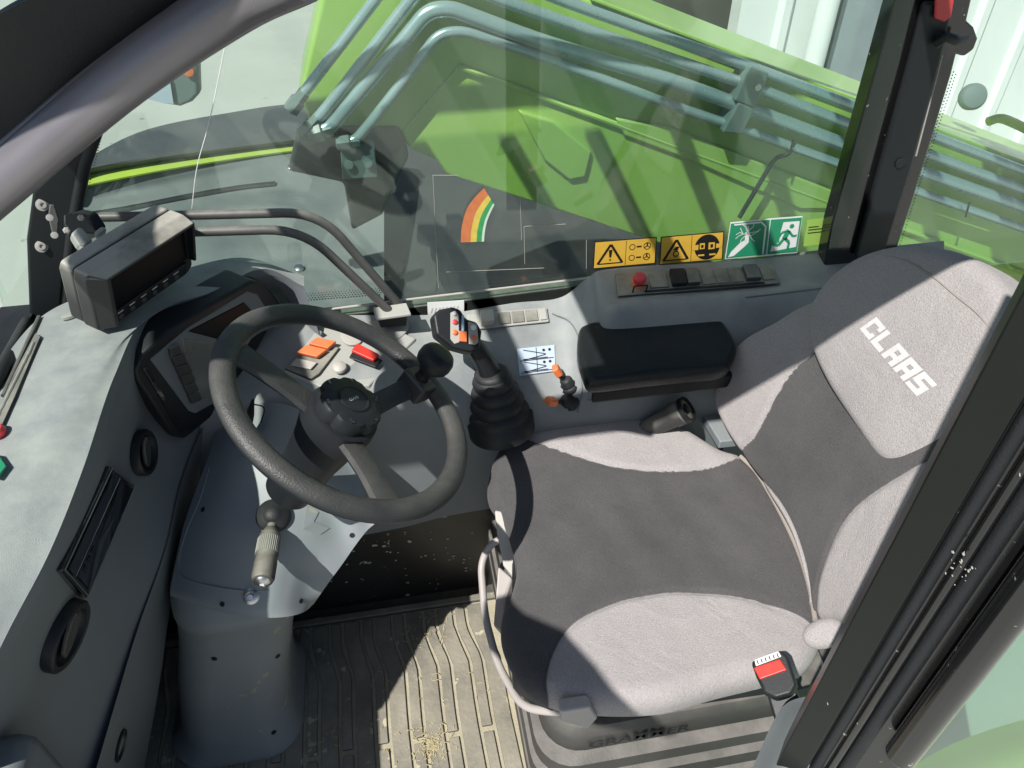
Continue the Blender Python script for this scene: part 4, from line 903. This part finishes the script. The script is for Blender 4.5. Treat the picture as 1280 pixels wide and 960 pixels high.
# green tag and pink knob at left edge
bm = prism([hit(TD0, x, y, .006)[0] for x, y in ((-14, 571), (2, 574), (12, 588), (0, 604), (-14, 600))], V((0, 0, .003))); link('green_tag', bm, 'leaf', label='small green tag lying on the dashboard at the left edge', cat='tag', bevel=.001)
p, n = hit(TD0, -4, 544, 0); bm = lathe([(.010, -.002), (.013, .006), (.010, .012), (0, .014)], p, n, 20); link('dash_knob', bm, 'pinkred', label='small pinkish knob on the dashboard above the green tag', cat='knob')

# ================================================================== STICKERS ON GLASS
def sticker(c, name, mt, label, cat='sticker', group=None, border=None):
    P = [ay(x, y, 1.1985) for x, y in c]; f, n = quadmap(P)
    o = link(name, prism([f(0, 0), f(1, 0), f(1, 1), f(0, 1)], (0, -.0006, 0)), border or mt, None, label=label, cat=cat, group=group)
    if border: link('sticker_face', prism([f(.015, .03, .0008), f(.985, .03, .0008), f(.985, .97, .0008), f(.015, .97, .0008)], (0, -.0002, 0)), mt, o)
    return o, f
def pol(f, pts, h=.0012, bm=None): bm.faces.new([bm.verts.new(f(u, v, h)) for u, v in pts])
def circ(f, u, v, r, asp, h=.0012, bm=None, n=20, a0=0, a1=360): pol(f, [(u+math.cos(R(a0+(a1-a0)*k/(n-1 if a1-a0 < 360 else n)))*r, v+math.sin(R(a0+(a1-a0)*k/(n-1 if a1-a0 < 360 else n)))*r*asp) for k in range(n)], h, bm)
def ring(f, u, v, r, asp, w, bm, h=.0012, n=24):
    for k in range(n):
        a, b = 2*math.pi*k/n, 2*math.pi*(k+1)/n
        pol(f, [(u+math.cos(a)*r, v+math.sin(a)*r*asp), (u+math.cos(b)*r, v+math.sin(b)*r*asp), (u+math.cos(b)*(r-w), v+math.sin(b)*(r-w)*asp), (u+math.cos(a)*(r-w), v+math.sin(a)*(r-w)*asp)], h, bm)
def tri(f, u0, u1, v0, v1, bm, w=.022):
    um = (u0+u1)/2
    for a, b in (((u0, v0), (u1, v0)), ((u1, v0), (um, v1)), ((um, v1), (u0, v0))): ql(f, *a, *b, w, .0012, bm)
s, f = sticker([(741, 336), (819, 329), (821, 296), (743, 302)], 'warning_sticker', 'yellow', 'yellow warning sticker with exclamation triangle and fan symbols on the window', group='yellow warning stickers', border='ink')
bm = nb(); tri(f, .07, .46, .16, .86, bm)
pol(f, [(.25, .38), (.28, .38), (.295, .66), (.235, .66)], bm=bm); circ(f, .265, .29, .016, 2.3, bm=bm, n=10)
ql(f, .51, .05, .51, .95, .004, .0012, bm)
for v in (.70, .30):
    ring(f, .61, v, .05, 2.3, .012, bm, n=14); ring(f, .85, v, .06, 2.3, .012, bm, n=14); ql(f, .68, v, .76, v, .03, .0012, bm)
    for k in range(3): a = R(90+120*k); ql(f, .85, v, .85+math.cos(a)*.05, v+math.sin(a)*.11, .012, .0012, bm)
link('symbols', bm, 'ink', s, smooth=False)
s, f = sticker([(824, 331), (903, 324), (905, 289), (826, 296)], 'warning_sticker', 'yellow', 'yellow warning sticker with seat belt disc symbol on the window', group='yellow warning stickers', border='ink')
bm = nb(); tri(f, .06, .44, .14, .86, bm); ring(f, .25, .36, .05, 2.3, .018, bm, n=12); pol(f, [(.2, .5), (.27, .46), (.3, .6), (.25, .62)], bm=bm)
ql(f, .49, .04, .49, .96, .004, .0012, bm); circ(f, .74, .5, .20, 2.25, bm=bm, n=32)
link('symbols', bm, 'ink', s, smooth=False)
bm = nb()
for q in ([(.5, .43), (.6, .43), (.6, .62), (.5, .60)], [(.62, .45), (.70, .45), (.70, .66), (.62, .66)], [(.76, .42), (.86, .42), (.86, .66), (.76, .66)], [(.88, .45), (.98, .45), (.98, .60), (.88, .6)], [(.6, .20), (.7, .20), (.7, .26), (.6, .26)], [(.78, .20), (.88, .20), (.88, .26), (.78, .26)]): pol(f, q, .0016, bm)
link('symbol_cutouts', bm, 'yellow', s, smooth=False)
bm = nb()
for q in ([(.64, .5), (.68, .5), (.68, .6), (.64, .6)], [(.79, .48), (.83, .48), (.83, .6), (.79, .6)]): pol(f, q, .002, bm)
link('symbol_details', bm, 'ink', s, smooth=False)
s, f = sticker([(906, 324), (958, 319), (963, 273), (913, 278)], 'escape_sticker', 'green', 'green sticker of a hand breaking glass, left one of the green pair', group='green escape stickers', border='white')
bm = nb()
pol(f, [(.06, .05), (.2, .08), (.42, .30), (.52, .42), (.5, .5), (.4, .48), (.3, .42), (.12, .2)], bm=bm); pol(f, [(.42, .42), (.52, .42), (.5, .70), (.4, .70)], bm=bm)
for i in range(11):
    a = R(-30+i*26); u, v = .47, .66; pu, pv = u, v
    for k in range(3):
        a2 = a+random.uniform(-.7, .7); nu_, nv_ = pu+math.cos(a2)*.11, pv+math.sin(a2)*.1
        if not (.05 < nu_ < .88 and .1 < nv_ < .95): break
        ql(f, pu, pv, nu_, nv_, .008, .0012, bm); pu, pv = nu_, nv_
ql(f, .1, .93, .78, .93, .02, .0012, bm); ql(f, .78, .93, .9, .8, .02, .0012, bm); ql(f, .9, .8, .9, .05, .02, .0012, bm)
link('symbols', bm, 'white', s, smooth=False)
s, f = sticker([(958, 319), (996, 316), (1003, 270), (963, 273)], 'escape_sticker', 'green', 'green sticker of a running figure at a door, right one of the green pair', group='green escape stickers', border='white')
bm = nb(); pol(f, [(.35, .12), (.93, .18), (.93, .88), (.42, .88), (.36, .6)], bm=bm); pol(f, [(.1, .1), (.36, .12), (.4, .35), (.14, .28)], bm=bm)
link('door_symbol', bm, 'white', s, smooth=False)
bm = nb(); circ(f, .70, .76, .075, .8, .0016, bm, 14)
for a in ((.62, .66, .5, .42, .075), (.5, .44, .34, .26, .045), (.34, .26, .16, .3, .04), (.53, .44, .68, .32, .045), (.68, .32, .66, .14, .04), (.62, .64, .4, .60, .035), (.4, .6, .32, .48, .035), (.63, .62, .78, .48, .035), (.78, .48, .9, .5, .03)): ql(f, *a, .0016, bm)
link('running_figure', bm, 'green', s, smooth=False)
# load gauge sticker, curved
bm = nb(); GS_ = root('gauge_sticker', ay(595, 300, 1.1985), 'curved orange, yellow and green gauge sticker on the window', 'sticker')
left = [(576, 303), (577, 285), (583, 262), (594, 246), (605, 235)]; right = [(605, 302), (606, 290), (609, 276), (614, 264), (618, 256)]
Lr, Rr = cr([ay(x, y, 1.198) for x, y in left], 14), cr([ay(x, y, 1.198) for x, y in right], 14)
for t0, t1, mt, nm in ((0, .42, 'stick1', 'orange_band'), (.42, .68, 'stick2', 'yellow_band'), (.68, .9, 'stick3', 'green_band'), (.9, 1, 'stick4', 'pale_band')):
    bm = nb(); a = [bm.verts.new(l.lerp(r, t0)) for l, r in zip(Lr, Rr)]; b = [bm.verts.new(l.lerp(r, t1)) for l, r in zip(Lr, Rr)]
    for i in range(13): bm.faces.new((a[i], b[i], b[i+1], a[i+1]))
    link(nm, bm, mt, GS_, smooth=False)
bm = nb()
for a, b in (((541, 219), (548, 360)), ((541, 219), (573, 219)), ((650, 245), (652, 300)), ((655, 283), (707, 280)), ((655, 283), (656, 330)), ((733, 300), (733, 336)), ((558, 340), (680, 335))):
    p, q = ay(*a, 1.1985), ay(*b, 1.1985); tube([p, q], .0005, 4, bm)
link('etched_lines', bm, 'plasticlight', SG)
bm = prism([ay(x, y, 1.1985) for x, y in ((1004, 308), (1036, 304), (1040, 272), (1009, 275))], (0, -.0004, 0)); s = link('clear_label', bm, 'lime', label='faint green data label beside the running figure sticker', cat='sticker')
bm = nb(); f, n = quadmap([ay(x, y, 1.1978) for x, y in ((1004, 308), (1036, 304), (1040, 272), (1009, 275))])
for v in (.5, .62, .72): ql(f, .1, v, .9 if v != .72 else .5, v, .015, .0004, bm)
link('label_print', bm, 'ink', s, smooth=False)

# ================================================================== OUTSIDE
BO = root('telescopic_boom', ay(900, 330, 1.6), 'lime green telescopic boom with steel pipes outside the right window', 'boom')
def yp(poly, y): return [ay(a, b, y) for a, b in poly]
bm = prism(yp([(420, -90), (372, 120), (392, 165), (440, 180), (500, 172), (512, 186), (545, 200), (556, 215), (620, 235), (700, 262), (850, 310), (1060, 392), (1450, 540), (1450, 270), (1280, 205), (1080, 130), (740, 0), (560, -70)], 1.62), (0, .30, 0)); link('boom_body', bm, 'lime', BO, bevel=.012, seg=3)
bm = prism(yp([(502, 165), (575, 80), (700, 126), (840, 178), (1060, 258), (1450, 400), (1450, 545), (1060, 395), (850, 313), (700, 264), (556, 217), (545, 201), (512, 186)], 1.612), (0, .03, 0)); link('reinforcement_plate', bm, 'lime', BO, bevel=.006)
bm = prism(yp([(770, 148), (840, 160), (1040, 238), (1060, 262), (1000, 262), (860, 200), (780, 170)], 1.603), (0, .02, 0)); link('reinforcement_plate', bm, 'lime', BO, bevel=.006)
bm = prism(yp([(648, 138), (692, 152), (740, 190), (732, 222), (712, 226), (680, 200)], 1.60), (0, .03, 0)); link('lug', bm, 'lime', BO, bevel=.006)
pipes = [([(366, 134), (400, 90), (469, 0), (525, -75), (575, -52), (700, 0), (840, 50), (940, 84), (1080, 137), (1280, 213), (1450, 280)], .011),
         ([(382, 164), (405, 140), (513, 0), (548, -42), (585, -18), (620, -2), (840, 74), (933, 105), (1074, 160), (1280, 237), (1450, 305)], .012),
         ([(392, 166), (412, 160), (445, 120), (493, 64), (534, 14), (562, 10), (675, 52), (840, 101), (922, 131), (1070, 186), (1280, 259), (1450, 328)], .0155),
         ([(426, 178), (444, 176), (462, 155), (507, 98), (548, 42), (580, 38), (692, 76), (840, 132), (930, 162), (1063, 210), (1280, 286), (1450, 350)], .011)]
for p, r in pipes: link('hydraulic_pipe', tube([ay(a, b, 1.575) for a, b in p], r, 16, smooth=.07), 'pipe', BO)
for poly in ([(938, 82), (962, 92), (944, 136), (918, 126)], [(924, 128), (944, 137), (928, 168), (903, 166)]):
    cl = link('pipe_clamp', prism(yp(poly, 1.55), (0, .06, 0)), 'clamp', BO, bevel=.004)
link('clamp_bolt', lathe([(.008, 0), (.008, .008), (0, .008)], ay(946, 108, 1.55), (0, -1, 0), 6), 'metal', BO)
link('hose', tube(cr([ay(x, y, 1.57) for x, y in ((992, 178), (985, 192), (968, 200), (948, 232), (924, 272))], 24), .006, 10), 'rubber', BO)
for x, y in ((990, 184), (1210, 262)): link('cable_tie', tube([ay(x+2, y-9, 1.553), ay(x-3, y+9, 1.553)], .003, 6), 'ink', BO)
link('boom_top_plate', prism(yp([(740, -4), (1080, 126), (1280, 201), (1450, 266), (1450, 272), (1280, 207), (1080, 132), (740, 2)], 1.60), (0, .34, 0)), 'lime', BO, bevel=.003)
bm = nb(); c = ay(1222, 126, 1.75)
link('boom_pin_cap', lathe([(.030, 0), (.034, .006), (.034, .02), (.028, .028), (.012, .032), (0, .032)], c+V((0, .03, 0)), (-.3, -.9, .35), 28), 'clamp', label='dark round cap standing on top of the lime boom at the right', cat='cap')
link('hinge_strap', tube(cr([ay(x, y, 1.7) for x, y in ((1235, 152), (1250, 148), (1270, 155), (1300, 170))], 12), .012, 8), 'limeband', BO)

wb = nb()
tube([ay(a, b, 1.606) for a, b in ((575, 84), (700, 130), (840, 182), (1060, 262), (1450, 404))], .005, 6, wb)
link('weld_bead', wb, 'lime', BO)
for k, (p, r) in enumerate(pipes):
    q0, q1 = ay(*p[0], 1.575), ay(*p[1], 1.575); dd = (q1-q0).normalized()
    link('pipe_fitting', lathe([(r*1.1, -.01), (r*1.5, -.008), (r*1.5, .018), (r*1.15, .022), (r*1.15, .04)], q0, dd, 6), 'clamp', BO)
# machine deck below the boom
DK = root('chassis_deck', V((.3, 1.9, -.3)), 'dark machine deck and chassis below the lime boom outside the window', 'chassis')
link('deck_plate', prism([(-.42, 1.32, .06), (2.2, 1.32, .06), (2.2, 1.9, .06), (1.2, 2.2, .06), (1.2, 4.4, .06), (.3, 4.4, .06), (-.42, 2.2, .06)], (0, 0, -.05)), 'chassis', DK, bevel=.01)
link('deck_side', prism([(-.40, 1.33, .0), (2.1, 1.33, .0), (2.1, 1.8, .0), (1.1, 2.1, .0), (1.1, 4.3, .0), (.4, 4.3, .0), (-.4, 2.2, .0)], (0, 0, -.7)), 'chassis', DK)
hg = [ay(x, y, 1.58) for x, y in ((425, 182), (468, 178), (472, 222), (428, 225))]
link('hinge_plate', prism(hg, (0, .02, 0)), 'clamp', DK, bevel=.003)
for x, y in ((436, 205), (460, 203)): link('hinge_bolt', lathe([(.010, 0), (.010, .008), (0, .009)], ay(x, y, 1.58), (0, -1, .2), 12), 'clamp', DK)
link('hinge_post', prism([ay(x, y, 1.605) for x, y in ((372, 160), (500, 160), (512, 196), (478, 270), (440, 290), (430, 230), (360, 215))], (0, .04, 0)), 'chassis', DK, bevel=.01)

# front bonnet/fender
FF = root('front_fender', az(250, 230, .1), 'grey front fender with a lime stripe seen beyond the window at the left', 'fender')
dk = [[(70, 222, .42), (105, 200, .43), (180, 163, .43), (280, 142, .42), (380, 130, .40), (470, 148, .36)], [(70, 235, .40), (105, 212, .42), (200, 192, .42), (300, 178, .40), (400, 166, .38), (480, 160, .35)], [(70, 245, .36), (105, 222, .38), (200, 204, .38), (300, 190, .36), (400, 178, .34), (480, 168, .32)]]
link('fender_arch', loft([[az(*q) for q in r] for r in dk], 40, 12, .01), 'hooddark', FF)
bnd = [[(70, 228, .372), (105, 216, .385), (200, 198, .385), (300, 184, .365), (400, 172, .345), (480, 164, .325)], [(70, 244, .362), (105, 232, .37), (200, 213, .372), (300, 197, .355), (400, 184, .335), (480, 176, .318)]]
link('lime_stripe', loft([[az(x, y, z+.004) for x, y, z in r] for r in bnd], 40, 6, .006), 'limeband', FF)
lo = [[(60, 246, .36), (105, 233, .36), (200, 214, .365), (300, 198, .35), (400, 185, .33), (480, 176, .31)], [(60, 285, .28), (105, 274, .28), (200, 258, .28), (300, 240, .28), (400, 236, .27), (480, 232, .26)], [(60, 440, .12), (105, 430, .12), (200, 425, .12), (300, 420, .12), (400, 412, .12), (480, 405, .12)]]
bm = loft([[az(*q) for q in r] for r in lo], 40, 24, .01); TF = bvh(bm); link('side_panel', bm, 'hood', FF)
link('panel_gap', tube(cr([hit(TF, x, y, .003)[0] for x, y in ((95, 272), (160, 262), (240, 246), (300, 236), (345, 231))], 24), .012, 6, flat=.4), 'black', FF)
for x, y in ((374, 337), (365, 211), (449, 240)):
    p, n = hit(TF, x, y, .001); link('panel_bolt', lathe([(.016, 0), (.016, .01), (.008, .014), (0, .014)], p, n, 14), 'metal', FF)

# exterior mirror
MR = root('wing_mirror', ay(215, 130, 1.9), 'dark exterior mirror with pale glass beyond the upper left of the window', 'mirror')
link('mirror_housing', prism([ay(x, y, 1.9) for x, y in ((172, 122), (210, 96), (243, 70), (248, 85), (249, 118), (240, 128), (225, 134), (200, 130))], (0, .05, 0)), 'clamp', MR, bevel=.01)
link('mirror_glass', prism([ay(x, y, 1.893) for x, y in ((178, 121), (212, 99), (217, 130), (200, 128))], (0, .004, 0)), 'bluewhite', MR)
link('mirror_lamp', lathe([(.012, 0), (.012, .008), (0, .01)], ay(236, 88, 1.9), (0, -1, 0), 18), 'orange', MR)

# white building
WB = root('white_shed', V((5, 4.8, GZ)), 'white corrugated metal shed wall behind the boom', 'building')
x_a, x_b = ay(928, 0, 4.8).x, ay(1420, 0, 4.8).x
bm = nb(); x = x_a; prof = []
while x < x_b+8:
    prof += [(x, 4.8), (x+.25, 4.8), (x+.28, 4.765), (x+.33, 4.765), (x+.36, 4.8)]; x += .36
lo_ = [bm.verts.new((a, b, GZ)) for a, b in prof]; hi_ = [bm.verts.new((a, b, 3.2)) for a, b in prof]
for i in range(len(prof)-1): bm.faces.new((lo_[i], lo_[i+1], hi_[i+1], hi_[i]))
link('corrugated_cladding', bm, 'wall', WB, ang=20)
g0, g1 = ay(1046, 20, 4.7).x, ay(1108, 20, 4.7).x
link('sliding_door', prism([(g0, 4.72, GZ), (g1, 4.72, GZ), (g1, 4.72, 3), (g0, 4.72, 3)], (0, .03, 0)), 'greywall', WB)
link('door_edge', prism([(g0-.05, 4.7, GZ), (g0+.02, 4.7, GZ), (g0+.02, 4.7, 3), (g0-.05, 4.7, 3)], (0, .03, 0)), 'ink', WB)
c = ay(1032, 20, 4.66); link('downpipe', tube([V((c.x, 4.66, GZ)), V((c.x, 4.66, 3))], .065, 20), 'wall', WB)
b0 = ay(840, 0, 5.0).x
link('dark_doorway', prism([(b0-1.2, 5.05, GZ), (x_a+.05, 5.05, GZ), (x_a+.05, 5.05, 3), (b0-1.2, 5.05, 3)], (0, .05, 0)), 'brown', WB)

# ================================================================== LIGHT
sd = V((.55, .5, -1)).normalized()
sl = bpy.data.lights.new('sun', 'SUN'); sl.energy = 5; sl.angle = R(.5); sl.color = (1, .965, .91)
so = bpy.data.objects.new('sun', sl); col.objects.link(so); so.rotation_euler = sd.to_track_quat('-Z', 'Y').to_euler()
el = math.asin(-sd.z); az_ = math.atan2(-sd.x, -sd.y)
w = bpy.data.worlds.new('World'); sc.world = w; w.use_nodes = True; nt = w.node_tree
bg = nt.nodes['Background']; sky = nt.nodes.new('ShaderNodeTexSky'); sky.sky_type = 'NISHITA'; sky.sun_disc = False
sky.sun_elevation = el; sky.sun_rotation = az_ % (2*math.pi); nt.links.new(sky.outputs[0], bg.inputs[0]); bg.inputs[1].default_value = .062
sc.render.engine = 'CYCLES'
try: sc.cycles.transparent_max_bounces = 12
except Exception: pass
sc.view_settings.view_transform = 'Standard'; sc.view_settings.look = 'None'; sc.view_settings.exposure = .35; sc.view_settings.gamma = 1
